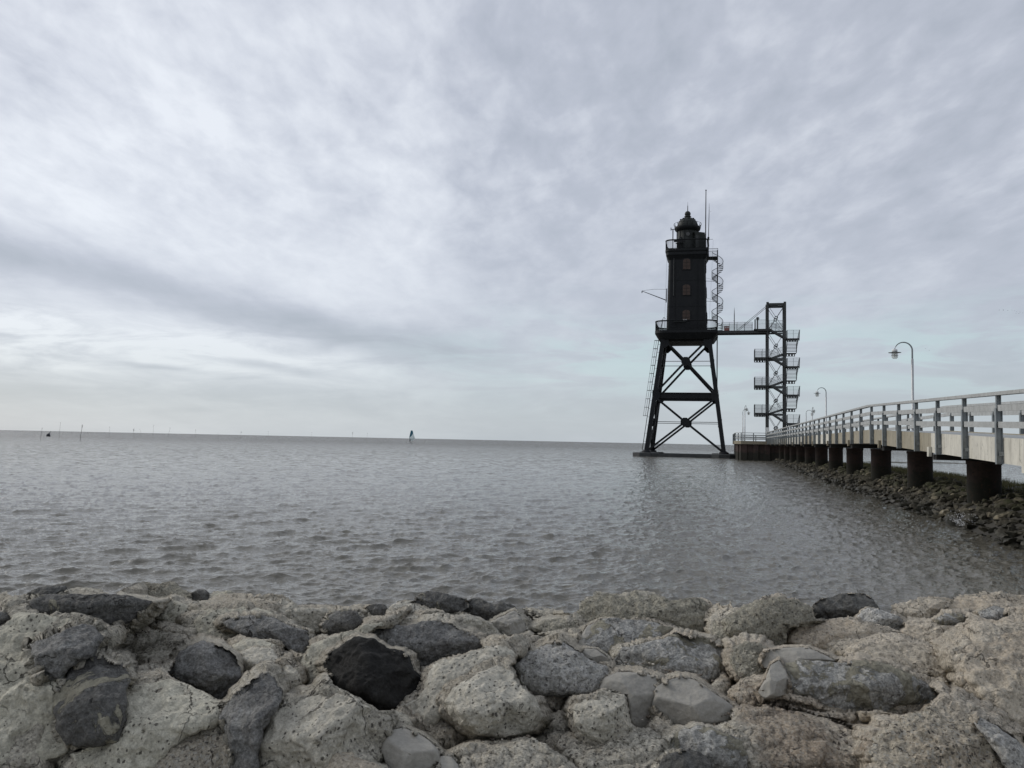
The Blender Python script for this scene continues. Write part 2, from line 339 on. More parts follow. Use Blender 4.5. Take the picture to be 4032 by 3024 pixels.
wd = D.worlds.new('World'); sc.world = wd; wd.use_nodes = True; w = NT(wd.node_tree); bg = w.n['Background']
sky = w.new('ShaderNodeTexSky', sky_type='NISHITA', sun_disc=False); sky.sun_elevation = SUN_EL; sky.sun_rotation = SUN_AZ
dr = w.new('ShaderNodeTexCoord').outputs['Generated']; ds = w.new('ShaderNodeSeparateXYZ', {0: dr}); X, Y, Z = ds.outputs
az = w.math('ARCTAN2', X, Y); el = w.math('ARCSINE', Z)      # radians
zc = w.math('MAXIMUM', Z, 0.)
iz = w.math('DIVIDE', 1., w.math('ADD', zc, .16))
pl = w.new('ShaderNodeCombineXYZ', {0: w.math('MULTIPLY', X, iz), 1: w.math('MULTIPLY', Y, iz), 2: 0.}).outputs[0]
rot = w.new('ShaderNodeMapping', {'Vector': pl, 'Rotation': (0, 0, math.radians(38)), 'Scale': (1., .42, 1.)}).outputs[0]
n1 = w.noise(rot, .75, 5., .5, .35)            # broad banks
n2 = w.noise(rot, 2.6, 6., .55, .25)           # altocumulus clumps
pl3 = w.new('ShaderNodeMapping', {'Vector': pl, 'Rotation': (0, 0, math.radians(30)), 'Scale': (1.5, .9, 1.)}).outputs[0]
n3 = w.noise(pl3, 5.0, 6., .6, .25)
pl4 = w.new('ShaderNodeMapping', {'Vector': pl, 'Rotation': (0, 0, math.radians(52)), 'Scale': (1.9, 1., 1.)}).outputs[0]
n4 = w.noise(pl4, 8.5, 3., .5, .3)
ae = w.new('ShaderNodeCombineXYZ', {0: az, 1: el, 2: 0.}).outputs[0]
wob = w.math('MULTIPLY', w.math('SUBTRACT', w.noise(ae, 5., 4., .5), .5), .04)
def gauss(x, c, s):   # exp(-((x-c)/s)^2)
    q = w.math('DIVIDE', w.math('SUBTRACT', x, c), s); return w.math('EXPONENT', w.math('MULTIPLY', w.math('MULTIPLY', q, q), -1.))
elw = w.math('ADD', el, wob)
# low dark bank sloping down to the right over the left half
line1 = w.math('SUBTRACT', .178, w.math('MULTIPLY', w.math('ADD', az, .548), .155))
b1 = w.math('MULTIPLY', gauss(w.math('SUBTRACT', elw, line1), 0., .021), w.map(az, .05, -.12, 0., 1., True))
# bright gap beneath it, brightest at the left
brk = w.noise(w.new('ShaderNodeMapping', {'Vector': ae, 'Scale': (1., 5.5, 1.), 'Rotation': (0, 0, -.12)}).outputs[0], 7., 6., .6, .6)
b2 = w.math('MULTIPLY', w.math('MULTIPLY', gauss(elw, .092, .030), w.map(az, -.02, -.45, 0., 1., True)), w.map(brk, .36, .58, .25, 1.25))
# grey veil at the left horizon
b3 = w.math('MULTIPLY', gauss(elw, .045, .022), w.map(az, .0, -.4, .2, 1., True))
glow = w.math('MULTIPLY', gauss(el, .26, .20), w.map(az, .25, -.6, 0., 1., True))
val = w.math('ADD', .50, w.math('MULTIPLY', w.math('SUBTRACT', n1, .5), 1.0))
val = w.math('ADD', val, w.math('MULTIPLY', w.math('SUBTRACT', n2, .5), w.map(el, .04, .3, .2, .95, True)))
val = w.math('ADD', val, w.math('MULTIPLY', w.math('SUBTRACT', n3, .5), w.map(el, .05, .35, .2, .75, True)))
val = w.math('ADD', val, w.math('MULTIPLY', w.math('SUBTRACT', n4, .5), w.map(el, .10, .38, .0, .50, True)))
val = w.math('ADD', val, w.math('MULTIPLY', glow, .30))
val = w.math('ADD', val, w.math('MULTIPLY', w.math('SUBTRACT', brk, .5), w.math('MULTIPLY', gauss(el, .07, .08), .75)))
val = w.math('SUBTRACT', val, w.math('MULTIPLY', b1, .50)); val = w.math('ADD', val, w.math('MULTIPLY', b2, .45)); val = w.math('SUBTRACT', val, w.math('MULTIPLY', b3, .26))
# small dark scud above the horizon
sc1 = w.math('MULTIPLY', gauss(w.math('SUBTRACT', elw, w.math('MULTIPLY', az, -.14)), .041, .0065), gauss(az, -.295, .05)); val = w.math('SUBTRACT', val, w.math('MULTIPLY', sc1, .62))
sc2 = w.math('MULTIPLY', gauss(w.math('SUBTRACT', elw, w.math('MULTIPLY', az, -.10)), .036, .004), gauss(az, -.40, .06)); val = w.math('SUBTRACT', val, w.math('MULTIPLY', sc2, .35))
val = w.math('SUBTRACT', val, w.map(az, .0, .55, 0., .10))
cr = w.new('ShaderNodeValToRGB', {0: val}); e = cr.color_ramp
e.elements[0].position = .12; e.elements[0].color = (4.42, 4.8, 5.52, 1)
e.elements[1].position = 1.0; e.elements[1].color = (8.75, 9.1, 9.7, 1)
k = e.elements.new(.42); k.color = (5.42, 5.76, 6.58, 1)
k = e.elements.new(.68); k.color = (6.9, 7.24, 8.0, 1)
hz = w.map(el, .0, .16, .55, 0., True)       # paler, greener air low down
c = w.mix(hz, cr.outputs[0], (5.05, 5.8, 6.15))
c = w.mix(w.math('MULTIPLY', gauss(el, .10, .05), w.math('MULTIPLY', w.map(az, -.25, .2, 0., 1., True), w.map(brk, .42, .6, .1, .8, True))), c, (5.5, 6.9, 7.2))
c = w.mix(w.map(Z, -.02, -.12, 0., 1.), c, (3., 3.1, 3.1))
c = w.mix(.12, c, sky.outputs[0])
w.l.new(c, bg.inputs[0]); bg.inputs[1].default_value = .1

# ------------------------------------------------------------------ sea (waves from a wind spectrum)
def ocean(N, L, V, wdir, seed, amp, chop, small=.02):
    r = np.random.RandomState(seed); k1 = 2 * PI * np.fft.fftfreq(N, L / N); kx, ky = np.meshgrid(k1, k1, indexing='ij'); k = np.hypot(kx, ky); k[0, 0] = 1
    Lw = V * V / 9.81; c = (kx * wdir[0] + ky * wdir[1]) / k
    Ph = np.exp(-1 / (k * Lw) ** 2) / k ** 3.6 * (.04 + abs(c) ** 3.) * np.exp(-(k * small) ** 2); Ph[0, 0] = 0
    H = (r.normal(size=(N, N)) + 1j * r.normal(size=(N, N))) * np.sqrt(Ph); h = np.real(np.fft.ifft2(H)); s = amp / h.std(); h *= s
    dx = np.real(np.fft.ifft2(1j * kx / k * H)) * s * chop; dy = np.real(np.fft.ifft2(1j * ky / k * H)) * s * chop
    return np.stack([dx, dy, h], -1), L
def sample(oc, x, y, rot=0):
    T, L = oc; N = T.shape[0]; c, s = math.cos(rot), math.sin(rot); u = (c * x + s * y) / L * N; v = (-s * x + c * y) / L * N
    i = np.floor(u).astype(int); j = np.floor(v).astype(int); fu = (u - i)[..., None]; fv = (v - j)[..., None]
    g = lambda a, b_: T[a % N, b_ % N]
    q = g(i, j) * (1 - fu) * (1 - fv) + g(i + 1, j) * fu * (1 - fv) + g(i, j + 1) * (1 - fu) * fv + g(i + 1, j + 1) * fu * fv
    return np.stack([c * q[..., 0] - s * q[..., 1], s * q[..., 0] + c * q[..., 1], q[..., 2]], -1)
OC1 = ocean(512, 29., 1.5, (.42, -.9), 5, .0175, 1.2, .012)
OC2 = ocean(512, 9.7, .95, (.1, -1.), 9, .0135, 1.15, .006)
inv = np.linspace(1 / 5.2, 1 / 260., 560); rows = np.concatenate([1 / inv, np.geomspace(275, 15000, 40)])
ss = np.concatenate([np.linspace(-2.2, -.72, 90)[:-1], np.linspace(-.72, .72, 1150), np.linspace(.72, 2.2, 90)[1:]])
S, YY = np.meshgrid(ss, rows); XX = S * YY
A = XX * EX[0] + YY * EX[1]; B = XX * EY[0] + YY * EY[1]
def sstep(x, a, b): q = np.clip((x - a) / (b - a), 0, 1); return q * q * (3 - 2 * q)
fade = 1 - sstep(YY, 90, 250)
shelter = 1 - .62 * sstep(A, -6 + .02 * B, 4.5) * (1 - sstep(A, 12, 30))       # lee of the causeway
patch = .85 + .25 * perlin(np.stack([XX * .07, YY * .045, YY * 0], -1))
dis = (sample(OC1, XX, YY, .1) * (patch * shelter)[..., None] + sample(OC2, XX, YY, .7) * (.75 + .4 * (1 - shelter))[..., None]) * fade[..., None]
sea = grid_mesh('sea', np.stack([XX + dis[..., 0], YY + dis[..., 1], dis[..., 2]], -1), M['water'])
tag(sea, kind='structure')
sb = MB().box(-9000, 9000, -200, 15000, -3.2, -3.); o = sb.build('seabed', M['mud']); tag(o, kind='structure')

# ------------------------------------------------------------------ near shore: grouted stone bank
GZ = .85
def zbase(x, y):
    z = GZ - .02 * (y - 3.5)
    z = z - np.clip(y - 5.95, 0, 9) ** 1.25 * .62
    return z
def terrain_z(x, y):
    z = zbase(x, y); p = np.stack([x, y, x * 0 + 4.], -1)
    d1, d2, idv = worley(x * 1.9 + .15 * perlin(p * 3), y * 1.9)
    lump = np.clip(1 - d1 ** 2 * 1.5, 0, 1) * (.05 + .10 * idv) - .06 * np.exp(-((d2 - d1) / .10) ** 2)
    amp = sstep(y, 2.6, 4.2) * .9 + .25
    z = z + lump * amp - .05
    z = z + .050 * fbm(p * 1.7, 3) + .026 * fbm(p * 6, 4, .6) + .010 * fbm(p * 28, 3, .6) * (.6 + perlin(p * 2.))
    return z
ry = np.geomspace(1.5, 10.5, 560); rs = np.concatenate([np.linspace(-2.6, -.78, 110)[:-1], np.linspace(-.78, .78, 900), np.linspace(.78, 2.6, 110)[1:]])
S, YY = np.meshgrid(rs, ry); XX = S * YY
ter = grid_mesh('rocky_shore', np.stack([XX, YY, terrain_z(XX, YY) - .05], -1), M['ground']); tag(ter, kind='structure')

BO = []; PALE = []; EMBED = ('dark', 'slate', 'black', 'mixed', 'grey', 'veined', 'smooth')
ZO = {1: (0, 2250), 2: (1000, 2250), 3: (2000, 2250), 4: (2982, 2250)}; ZS = 2212 / 1050.
def catmull(P, n):
    P = np.array(P, float); m = len(P); seg = np.linalg.norm(np.roll(P, -1, 0) - P, axis=1); cum = np.concatenate([[0], np.cumsum(seg)])
    tt = np.linspace(0, cum[-1], n, endpoint=False); out = []
    for s in tt:
        i = min(np.searchsorted(cum, s, 'right') - 1, m - 1); u = (s - cum[i]) / max(seg[i], 1e-6)
        p0, p1, p2, p3 = P[i - 1], P[i], P[(i + 1) % m], P[(i + 2) % m]
        cr_ = .5 * (2 * p1 + (p2 - p0) * u + (2 * p0 - 5 * p1 + 4 * p2 - p3) * u * u + (3 * p1 - p0 - 3 * p2 + p3) * u ** 3)
        ln = p1 + (p2 - p1) * u; out.append(.18 * cr_ + .82 * ln)
    return np.array(out)
def boulder(zone, poly, mat, label, lean=.7, thick=.38, facets=3, rough=.03, dy=0., name='boulder', seed=None, power=2.3, cat='boulder', depth=None, group=None, stretch=1.):
    """closed stone body: outline at its own distance, real thickness front and back"""
    seed = seed if seed is not None else (abs(hash(label)) if False else sum(ord(ch) * (i + 3) for i, ch in enumerate(label))) % 9973
    r = np.random.RandomState(seed); ox, oy = ZO[zone]
    n = 150; P = catmull(poly, n) / ZS + np.array([ox, oy])
    bot = P[np.argmax(P[:, 1])]; yc = on_plane(bot[0], min(bot[1], 3120), GZ)[1]
    w = np.ptp(P[:, 0]); hgt = np.ptp(P[:, 1]); sz = math.sqrt(w * hgt) * .55 + min(w, hgt) * .45
    real = sz / FPX * yc; y0 = (depth if depth else yc + .10 * real) + dy
    emb = mat in EMBED
    if emb:                                    # set the stone into the surface that is already there
        dd, zz0 = field_at(P); A_ = np.stack([np.ones(n), zz0 - GZ], -1); wgt = np.ones(n)
        for _ in range(6):
            so_, *_r = np.linalg.lstsq(A_ * wgt[:, None], dd * wgt, rcond=None); so_[1] = np.clip(so_[1], .7, 1.8); so_[0] = np.average(dd - so_[1] * (zz0 - GZ), weights=wgt ** 2); wgt = 1 / (.03 + abs(dd - A_ @ so_)) ** .5
        y0, lean = float(so_[0]) - .015 + dy * .5, float(so_[1])
    # rough silhouette
    ctr = P.mean(0); ang = np.arange(n) / n * 2 * PI
    jit = fbm(np.stack([np.cos(ang) * 4 + seed, np.sin(ang) * 4, ang * 0 + seed * .37], -1), 4, .6)
    P = ctr + (P - ctr) * (1 + jit[:, None] * rough * 2.6)
    nr = 46; rr = np.sin(np.linspace(0, 1, nr) * PI / 2)         # dense near the rim
    rr[0] = 0; T = thick * real * (1.2 if lean < 1.05 else 1.)
    def sheet(px, extra):
        """points for pixels px (…,2) with extra depth along the sight line (metres)"""
        d = (_f + ((px[..., 0] - 2016) / FPX)[..., None] * _R - ((px[..., 1] - 1512) / FPX)[..., None] * _U); d = d / d[..., 1:2]
        yy = (y0 + lean * (CAMZ - GZ)) / (1 - lean * d[..., 2])
        return CAM + d * (yy + extra)[..., None]
    px = ctr + (P - ctr)[None, :, :] * rr[:, None, None]
    q = (px - ctr) / np.array([w / 2, hgt / 2])                 # -1..1 coordinates
    dome = (1 - np.clip(rr, 0, 1) ** power) ** (1 / 2.0); dome = np.repeat(dome[:, None], n, 1)
    if facets:
        fm = np.full(dome.shape, 9.)
        for k_ in range(facets):
            a_ = 2 * PI * (k_ + r.rand() * .7) / facets; sl_ = .45 + .75 * r.rand()
            fm = np.minimum(fm, .92 + .22 * r.rand() - (np.cos(a_) * q[..., 0] + np.sin(a_) * q[..., 1]) * sl_)
        al_ = r.uniform(-.55, .55); tq = q[..., 0] * math.sin(al_) - q[..., 1] * math.cos(al_); rg_ = r.uniform(-.05, .35)   # a ridge: top face lies back, front face stands
        fm = np.minimum(fm, np.minimum(1.02 - (tq - rg_) * 1.05, 1.0 + (tq - rg_) * r.uniform(.12, .32))); dome = np.clip(np.minimum(dome, fm), 0, 1)
    front = sheet(px, -T * dome)
    BO.append((P.copy(), ctr.copy(), y0, lean, T, emb, power))
    # noise along the normal
    du = np.roll(front, -1, 1) - np.roll(front, 1, 1); dv = np.gradient(front, axis=0); nm = np.cross(du, dv); nm /= np.linalg.norm(nm, axis=-1, keepdims=True) + 1e-9
    if (nm[nr // 2] * (CAM - front[nr // 2])).sum() < 0: nm = -nm
    pp = front + seed * 1.7
    big_ = 1. if rough > .012 else .4
    if facets: ds_ = .035 * fbm(pp * 3.2, 3, .5) + .030 * fbm(pp * 8, 4, .55, True) + .010 * fbm(pp * 30, 2)
    if facets: ds_ = ds_ * (.35 if rough <= .012 else 1.)
    else: ds_ = big_ * (.070 * fbm(pp * 2.8, 3, .5) + .034 * fbm(pp * 9, 4, .6) + .016 * fbm(pp * 17, 2, .6, True))
    ds_ = ds_ * real / .5 * 1.1 + rough * .30 * fbm(pp * 24, 3, .6)
    front = front + nm * (ds_ * np.clip(1.15 - rr ** 8, 0, 1)[:, None])[..., None]
    front[0] = front[0].mean(0)
    rb = np.linspace(1, 0, 9)[1:]; back = []
    for s_ in rb:
        dm = (1 - s_ ** 2.2) ** .5; back.append(sheet(ctr + (P - ctr) * s_, np.full(n, T * 1.1 * dm)))
    G = np.concatenate([front, np.array(back)], 0); G[:, :, 2] = np.maximum(G[:, :, 2], -1.5); m_ = G.shape[0]
    i = np.arange(m_ * n).reshape(m_, n); i2 = np.roll(i, -1, 1)
    quads = np.stack([i[:-1], i2[:-1], i2[1:], i[1:]], -1).reshape(-1, 4)
    c0 = G.reshape(-1, 3).mean(0)
    o = raw_mesh(name, G.reshape(-1, 3) - c0, quads, M[mat], True, c0)
    tag(o, label, cat, group)
    if not emb: PALE.append(o)
    return o
exec_list = [
 # zone, outline, material, label, options
 (1, [(185,225),(230,175),(330,130),(450,118),(560,130),(500,170),(480,260),(330,290),(200,270)], 'dark', 'small dark weathered stone poking up on the skyline at the far left', dict(facets=5)),
 (1, [(410,280),(450,180),(640,132),(790,140),(890,180),(930,250),(800,330),(500,330)], 'palegreen', 'low pale rounded boulder on the left skyline between two dark stones', dict(rough=.05)),
 (1, [(930,260),(960,180),(1090,130),(1170,90),(1300,95),(1440,86),(1510,140),(1620,190),(1680,260),(1560,330),(1200,340),(1000,320)], 'crust', 'tallest pitted pale boulder on the left skyline with a stepped top', dict(rough=.06)),
 (1, [(1585,180),(1640,150),(1700,148),(1735,180),(1730,240),(1600,250)], 'dark', 'little dark stone between two pale boulders on the left skyline', dict(facets=4)),
 (1, [(1660,240),(1780,170),(1900,168),(2010,205),(2080,250),(2050,330),(1850,350),(1680,320)], 'palegreen', 'pale rounded boulder right of the little dark stone on the left skyline', dict(rough=.05)),
 (1, [(-120,300),(-60,210),(0,180),(60,200),(105,240),(90,330),(-60,360)], 'pale', 'pale rock cut by the left edge of the photo on the skyline', {}),
 (1, [(-160,350),(-40,340),(60,345),(95,390),(40,440),(-20,470),(-160,470)], 'dark', 'dark stone cut by the left edge just under the skyline', dict(facets=4)),
 (1, [(235,250),(330,205),(560,195),(760,195),(1000,200),(1150,225),(1262,252),(1215,310),(1150,375),(1080,450),(1000,478),(900,480),(820,430),(700,400),(500,380),(240,330)], 'mixed', 'long dark weathered boulder with grout on its left end under the left skyline', dict(facets=5, rough=.04, lean=.9)),
 (1, [(1110,450),(1170,330),(1280,262),(1450,245),(1600,290),(1670,360),(1660,450),(1500,520),(1250,560),(1120,520)], 'palegreen', 'smooth egg shaped pale dome right of the long dark weathered boulder', dict(power=2.6)),
 (1, [(-420,900),(-100,560),(0,450),(150,350),(400,312),(700,305),(850,440),(880,600),(760,760),(700,1000),(620,1300),(560,1500),(300,1600),(-300,1760)], 'palegreen', 'broad smooth sheet of poured grout sloping down at the lower left corner', dict(lean=1.35, thick=.20, power=3., rough=.015)),
 (1, [(250,600),(420,550),(600,470),(720,440),(800,470),(855,560),(800,640),(780,700),(650,740),(560,800),(500,900),(340,895),(300,770)], 'slate', 'dark wedge shaped stone with a flat slanted top set in the left grout', dict(facets=4, thick=.45, dy=-.10)),
 (1, [(440,1050),(500,930),(560,830),(650,750),(780,700),(900,725),(1040,790),(1080,900),(1040,1000),(1032,1300),(970,1410),(800,1450),(560,1430),(480,1300),(450,1180)], 'mixed', 'big upright dark slab with a pale grouted rim at the lower left', dict(facets=4, thick=.30, dy=-.06, power=3.2)),
 (1, [(1010,1060),(1090,940),(1380,890),(1560,930),(1750,1030),(1850,1110),(1860,1230),(1600,1330),(1420,1480),(1200,1700),(700,1760),(560,1520),(900,1430),(1020,1300)], 'palegreen', 'wide bulging apron of poured grout between the upright dark slab and the blue grey stone', dict(lean=1.2, thick=.22, power=3., rough=.015)),
 (1, [(780,740),(820,695),(900,698),(942,750),(925,805),(860,822),(800,795)], 'pale', 'fist sized round lump stuck on top of the upright dark slab', dict(depth=3.62, lean=.4, name='cobble', cat='stone')),
 (1, [(1000,800),(1050,720),(1200,660),(1380,588),(1480,600),(1500,700),(1440,800),(1380,900),(1150,930),(1040,880)], 'pale', 'pale knuckled ridge just left of the square grey stone', dict(lean=.9)),
 (1, [(820,640),(900,560),(1080,500),(1300,480),(1500,520),(1600,580),(1460,650),(1200,720),(950,740)], 'pale', 'whitish worn saddle of grout behind the pale knuckled ridge', dict(lean=1.5, thick=.2)),
 (1, [(1385,840),(1430,760),(1500,660),(1580,610),(1690,578),(1860,620),(1960,700),(2005,900),(1970,985),(1850,1072),(1700,1010),(1560,940),(1450,900)], 'slate', 'square grey blue stone with clean faces standing free in a dark crevice', dict(facets=4, thick=.50, dy=-.12, power=3.)),
 (1, [(1600,420),(1680,330),(1850,300),(2050,290),(2250,330),(2350,420),(2500,520),(2300,700),(2050,700),(1800,640),(1620,560)], 'palegreen', 'yellowish green grout hump around the flat dark oval stone', dict(lean=1.5, thick=.2, dy=.02)),
 (1, [(1950,700),(2080,630),(2250,640),(2340,760),(2330,900),(2200,920),(2080,980),(1990,930)], 'pale', 'pale lump squeezed between the square grey stone and the slate wedge', dict(lean=.8)),
 (2, [(-250,430),(-180,380),(-60,365),(60,362),(180,390),(250,440),(380,475),(440,500),(468,600),(430,695),(360,682),(230,595),(60,565),(-80,540),(-200,480)], 'slate', 'flat dark oval stone with a light streak left of the black boulder', dict(facets=4, thick=.28, dy=-.12)),
 (2, [(-290,1200),(-150,1000),(-20,890),(60,855),(110,845),(190,910),(232,1000),(235,1070),(130,1200),(70,1320),(20,1600),(0,1720),(-200,1720),(-190,1480),(-280,1240)], 'slate', 'tall blue grey slab leaning along the bottom edge with a bright ridge', dict(facets=3, thick=.4, dy=-.05, power=2.8)),
 (2, [(900,600),(880,560),(960,490),(1050,455),(1250,460),(1400,420),(1500,410),(1620,430),(1700,480),(1820,530),(1880,590),(1908,635),(1720,695),(1560,725),(1450,790),(1300,820),(1000,760)], 'slate', 'long dark slate topped boulder directly behind the black one', dict(facets=5, thick=.30, lean=1.1, depth=3.95)),
 (2, [(570,765),(640,670),(700,640),(760,580),(900,545),(1000,570),(1100,640),(1230,660),(1295,710),(1320,820),(1400,890),(1390,985),(1260,1085),(1170,1150),(1050,1168),(960,1100),(830,1030),(650,935),(600,860)], 'black', 'huge jet black smooth faced boulder in the middle of the bank', dict(facets=3, thick=.42, dy=-.06, power=3.)),
 (2, [(0,240),(150,212),(220,203),(320,250),(370,300),(500,315),(600,325),(700,390),(680,520),(560,560),(450,500),(300,460),(100,400),(-100,330)], 'pale', 'pale crest boulder with a tiny peak left of centre', dict(rough=.05)),
 (2, [(620,370),(680,330),(760,320),(860,338),(908,430),(845,485),(700,515),(610,540),(560,450)], 'mixed', 'blocky stone with a dark right cheek below the crest left of the black boulder', dict(facets=5)),
 (2, [(935,300),(1000,265),(1090,278),(1108,310),(1090,370),(980,370)], 'dark', 'tiny grey stone on the crest behind the black boulder', dict(facets=4)),
 (2, [(840,400),(900,320),(1080,330),(1200,262),(1320,240),(1500,252),(1650,320),(1660,400),(1500,450),(1200,460),(900,480)], 'pale', 'long pale crest hump behind the black boulder', dict(rough=.05)),
 (2, [(400,640),(520,590),(700,540),(900,460),(1100,420),(1060,520),(900,600),(760,660),(640,760),(600,900),(480,1000),(400,900),(370,760)], 'palegreen', 'curved grout lip hugging the left side of the black boulder', dict(lean=1.1, thick=.2)),
 (2, [(1300,260),(1370,190),(1440,163),(1560,178),(1700,208),(1765,232),(1760,300),(1690,380),(1560,340),(1420,300)], 'mixed', 'dark jagged slab forming the peak of the centre skyline', dict(facets=5, rough=.06)),
 (2, [(1690,330),(1780,232),(1880,225),(1990,288),(2060,258),(2150,280),(2215,350),(2190,430),(2060,420),(1970,430),(1900,400)], 'dark', 'dark pair of knobs right of the jagged centre slab', dict(facets=5, rough=.05)),
 (2, [(1050,450),(1300,380),(1650,342),(1850,342),(1980,400),(2040,520),(2010,620),(1900,660),(1830,560),(1700,500),(1500,440),(1200,500)], 'pale', 'broad pale dome behind the dark slate topped boulder', dict(lean=1., rough=.04)),
 (2, [(1965,420),(2060,368),(2160,325),(2235,400),(2265,500),(2150,545),(2050,535),(1990,466)], 'smooth', 'smooth grey green rounded stone right of the broad pale dome', dict(facets=3)),
 (2, [(1900,660),(1980,580),(2100,538),(2230,560),(2350,600),(2320,680),(2200,720),(2050,720)], 'tan', 'yellow lichened dome left of the triangular speckled rock', {}),
 (2, [(175,860),(205,760),(290,748),(380,820),(405,920),(370,1020),(260,1070),(225,1000)], 'pale', 'narrow upright grout blister left of the black boulder', dict(thick=.3)),
 (2, [(-300,760),(-200,640),(-100,565),(60,560),(190,600),(200,750),(180,860),(50,900),(-120,930),(-230,860)], 'palegreen', 'cracked pale boulder above the tall blue grey slab', dict(lean=.9)),
 (2, [(1175,1180),(1300,1080),(1400,980),(1440,860),(1480,780),(1540,722),(1620,740),(1740,690),(1900,635),(2050,600),(2170,680),(2130,780),(2000,830),(1880,880),(1760,960),(1650,1000),(1610,1080),(1590,1200),(1400,1280)], 'pale', 'dimpled pale ridge running up from the right side of the black boulder', dict(lean=1., thick=.26)),
 (2, [(1580,1080),(1650,960),(1850,860),(2000,785),(2150,775),(2240,870),(2290,1000),(2350,1100),(2400,1200),(2300,1310),(2100,1380),(1850,1350),(1640,1240)], 'pale', 'large pale rounded boulder with a shadowed hollow under its right shoulder', dict(facets=3, thick=.45, power=2.5)),
 (2, [(100,1260),(125,1160),(240,1080),(460,1050),(560,975),(650,958),(760,990),(880,1060),(980,1110),(1055,1190),(1078,1310),(1050,1480),(970,1600),(850,1700),(400,1760),(60,1720),(40,1450)], 'pale', 'massive pale peaked boulder at the bottom centre left with dark pits', dict(facets=4, thick=.42, power=2.6)),
 (2, [(400,1660),(440,1560),(560,1480),(650,1395),(720,1400),(820,1480),(900,1560),(1060,1630),(1080,1760),(400,1800)], 'tan', 'low gritty boulder on the bottom edge in front of the peaked one', dict(facets=3)),
 (2, [(1040,1480),(1050,1400),(1100,1330),(1220,1298),(1330,1330),(1450,1400),(1530,1480),(1545,1570),(1500,1680),(1300,1740),(1100,1640)], 'smooth', 'smooth grey egg shaped dome on the bottom edge', dict(rough=.008, power=2.4, thick=.45)),
 (2, [(1055,1240),(1050,1170),(1150,1145),(1265,1190),(1330,1300),(1220,1330),(1110,1350)], 'pale', 'small pale cap above the smooth egg shaped dome', {}),
 (2, [(1520,1600),(1550,1530),(1640,1540),(1720,1640),(1700,1740),(1540,1740)], 'smooth', 'half hidden smooth cobble right of the smooth egg shaped dome', dict(rough=.01)),
 (3, [(480,440),(560,330),(640,222),(740,165),(900,190),(1080,160),(1200,190),(1300,230),(1450,240),(1620,240),(1680,330),(1740,420),(1700,520),(1400,540),(1100,480),(800,470),(600,480)], 'crust', 'highest crusty pale boulder with a flat top right of centre', dict(rough=.05, lean=.8)),
 (3, [(210,470),(300,410),(450,380),(600,400),(620,470),(450,500),(300,510)], 'crust', 'low crusty ledge left of the highest crusty boulder', dict(lean=1.2)),
 (3, [(545,620),(650,470),(740,420),(830,393),(1000,400),(1200,420),(1360,480),(1300,560),(1150,640),(950,720),(880,720),(740,660)], 'veined', 'green grey slab sloping under the highest crusty boulder', dict(facets=3, lean=1., thick=.28)),
 (3, [(548,625),(600,540),(660,450),(730,430),(755,500),(700,580),(690,660),(600,660)], 'smooth', 'smooth trowelled patch on the left of the green grey slab', dict(rough=.01, depth=4.1, lean=1.0, thick=.3)),
 (3, [(870,800),(900,700),(950,640),(1080,600),(1300,560),(1400,500),(1500,520),(1680,560),(1780,640),(1800,780),(1760,880),(1640,1000),(1450,960),(1350,900),(1200,880),(1000,860)], 'veined', 'bulky grey boulder streaked white with a dark right face', dict(facets=5, thick=.42)),
 (3, [(10,780),(120,690),(250,630),(370,580),(440,578),(560,650),(700,740),(830,800),(845,850),(790,950),(700,1020),(400,1040),(200,1030),(80,920)], 'grey', 'triangular speckled granite boulder right of the dimpled ridge', dict(facets=4, thick=.38)),
 (3, [(575,690),(640,640),(740,650),(830,720),(845,770),(740,765),(620,715)], 'smooth', 'small oval grout patty lying on the triangular granite boulder', dict(depth=3.75, lean=.4, rough=.01, thick=.4, dy=-.04)),
 (3, [(385,930),(450,850),(620,828),(720,870),(745,935),(680,990),(520,1010),(410,985)], 'pale', 'pale cobble at the foot of the triangular granite boulder', dict(dy=-.12, thick=.5)),
 (3, [(755,970),(800,880),(900,838),(1100,838),(1260,880),(1260,1000),(1230,1160),(1150,1310),(1080,1310),(1020,1260),(985,1110),(960,1010),(850,1000)], 'smooth', 'smooth grout hood with a hollow right of the pale square block', dict(rough=.012, thick=.34)),
 (3, [(1190,1130),(1230,960),(1330,900),(1420,875),(1550,900),(1700,1000),(1880,1130),(1850,1240),(1650,1300),(1450,1300),(1300,1260)], 'smooth', 'rounded grey grout hump with drips of white mortar on it', dict(rough=.012, dy=-.03)),
 (3, [(530,1140),(600,1060),(750,990),(950,982),(988,1050),(1002,1200),(1030,1310),(900,1370),(780,1420),(650,1380),(560,1270)], 'pale', 'pale square block with a sharp right edge', dict(facets=4, power=3.2, dy=-.05)),
 (3, [(1230,1700),(1250,1590),(1330,1520),(1480,1475),(1600,1500),(1680,1580),(1710,1760),(1240,1760)], 'dark', 'dark stone capped by grout on the bottom edge right of centre', dict(facets=4)),
 (3, [(1290,1440),(1400,1330),(1560,1288),(1680,1300),(1780,1340),(1950,1400),(2020,1520),(2000,1660),(1850,1760),(1720,1700),(1640,1560),(1480,1480),(1330,1480)], 'veined', 'fractured blue grey rock near the bottom edge right of centre', dict(facets=5, thick=.3, dy=.05)),
 (4, [(-300,420),(-150,310),(30,228),(200,222),(330,250),(480,330),(560,400),(420,450),(280,440),(230,520),(250,660),(60,700),(-100,640),(-240,540)], 'crust', 'large pebbly pale dome right of the highest crusty boulder', dict(rough=.04, thick=.3)),
 (4, [(455,330),(480,260),(540,230),(700,183),(880,178),(960,230),(1015,320),(980,390),(840,400),(640,400),(480,400)], 'dark', 'black and white speckled stone standing on the right skyline', dict(facets=5, rough=.04)),
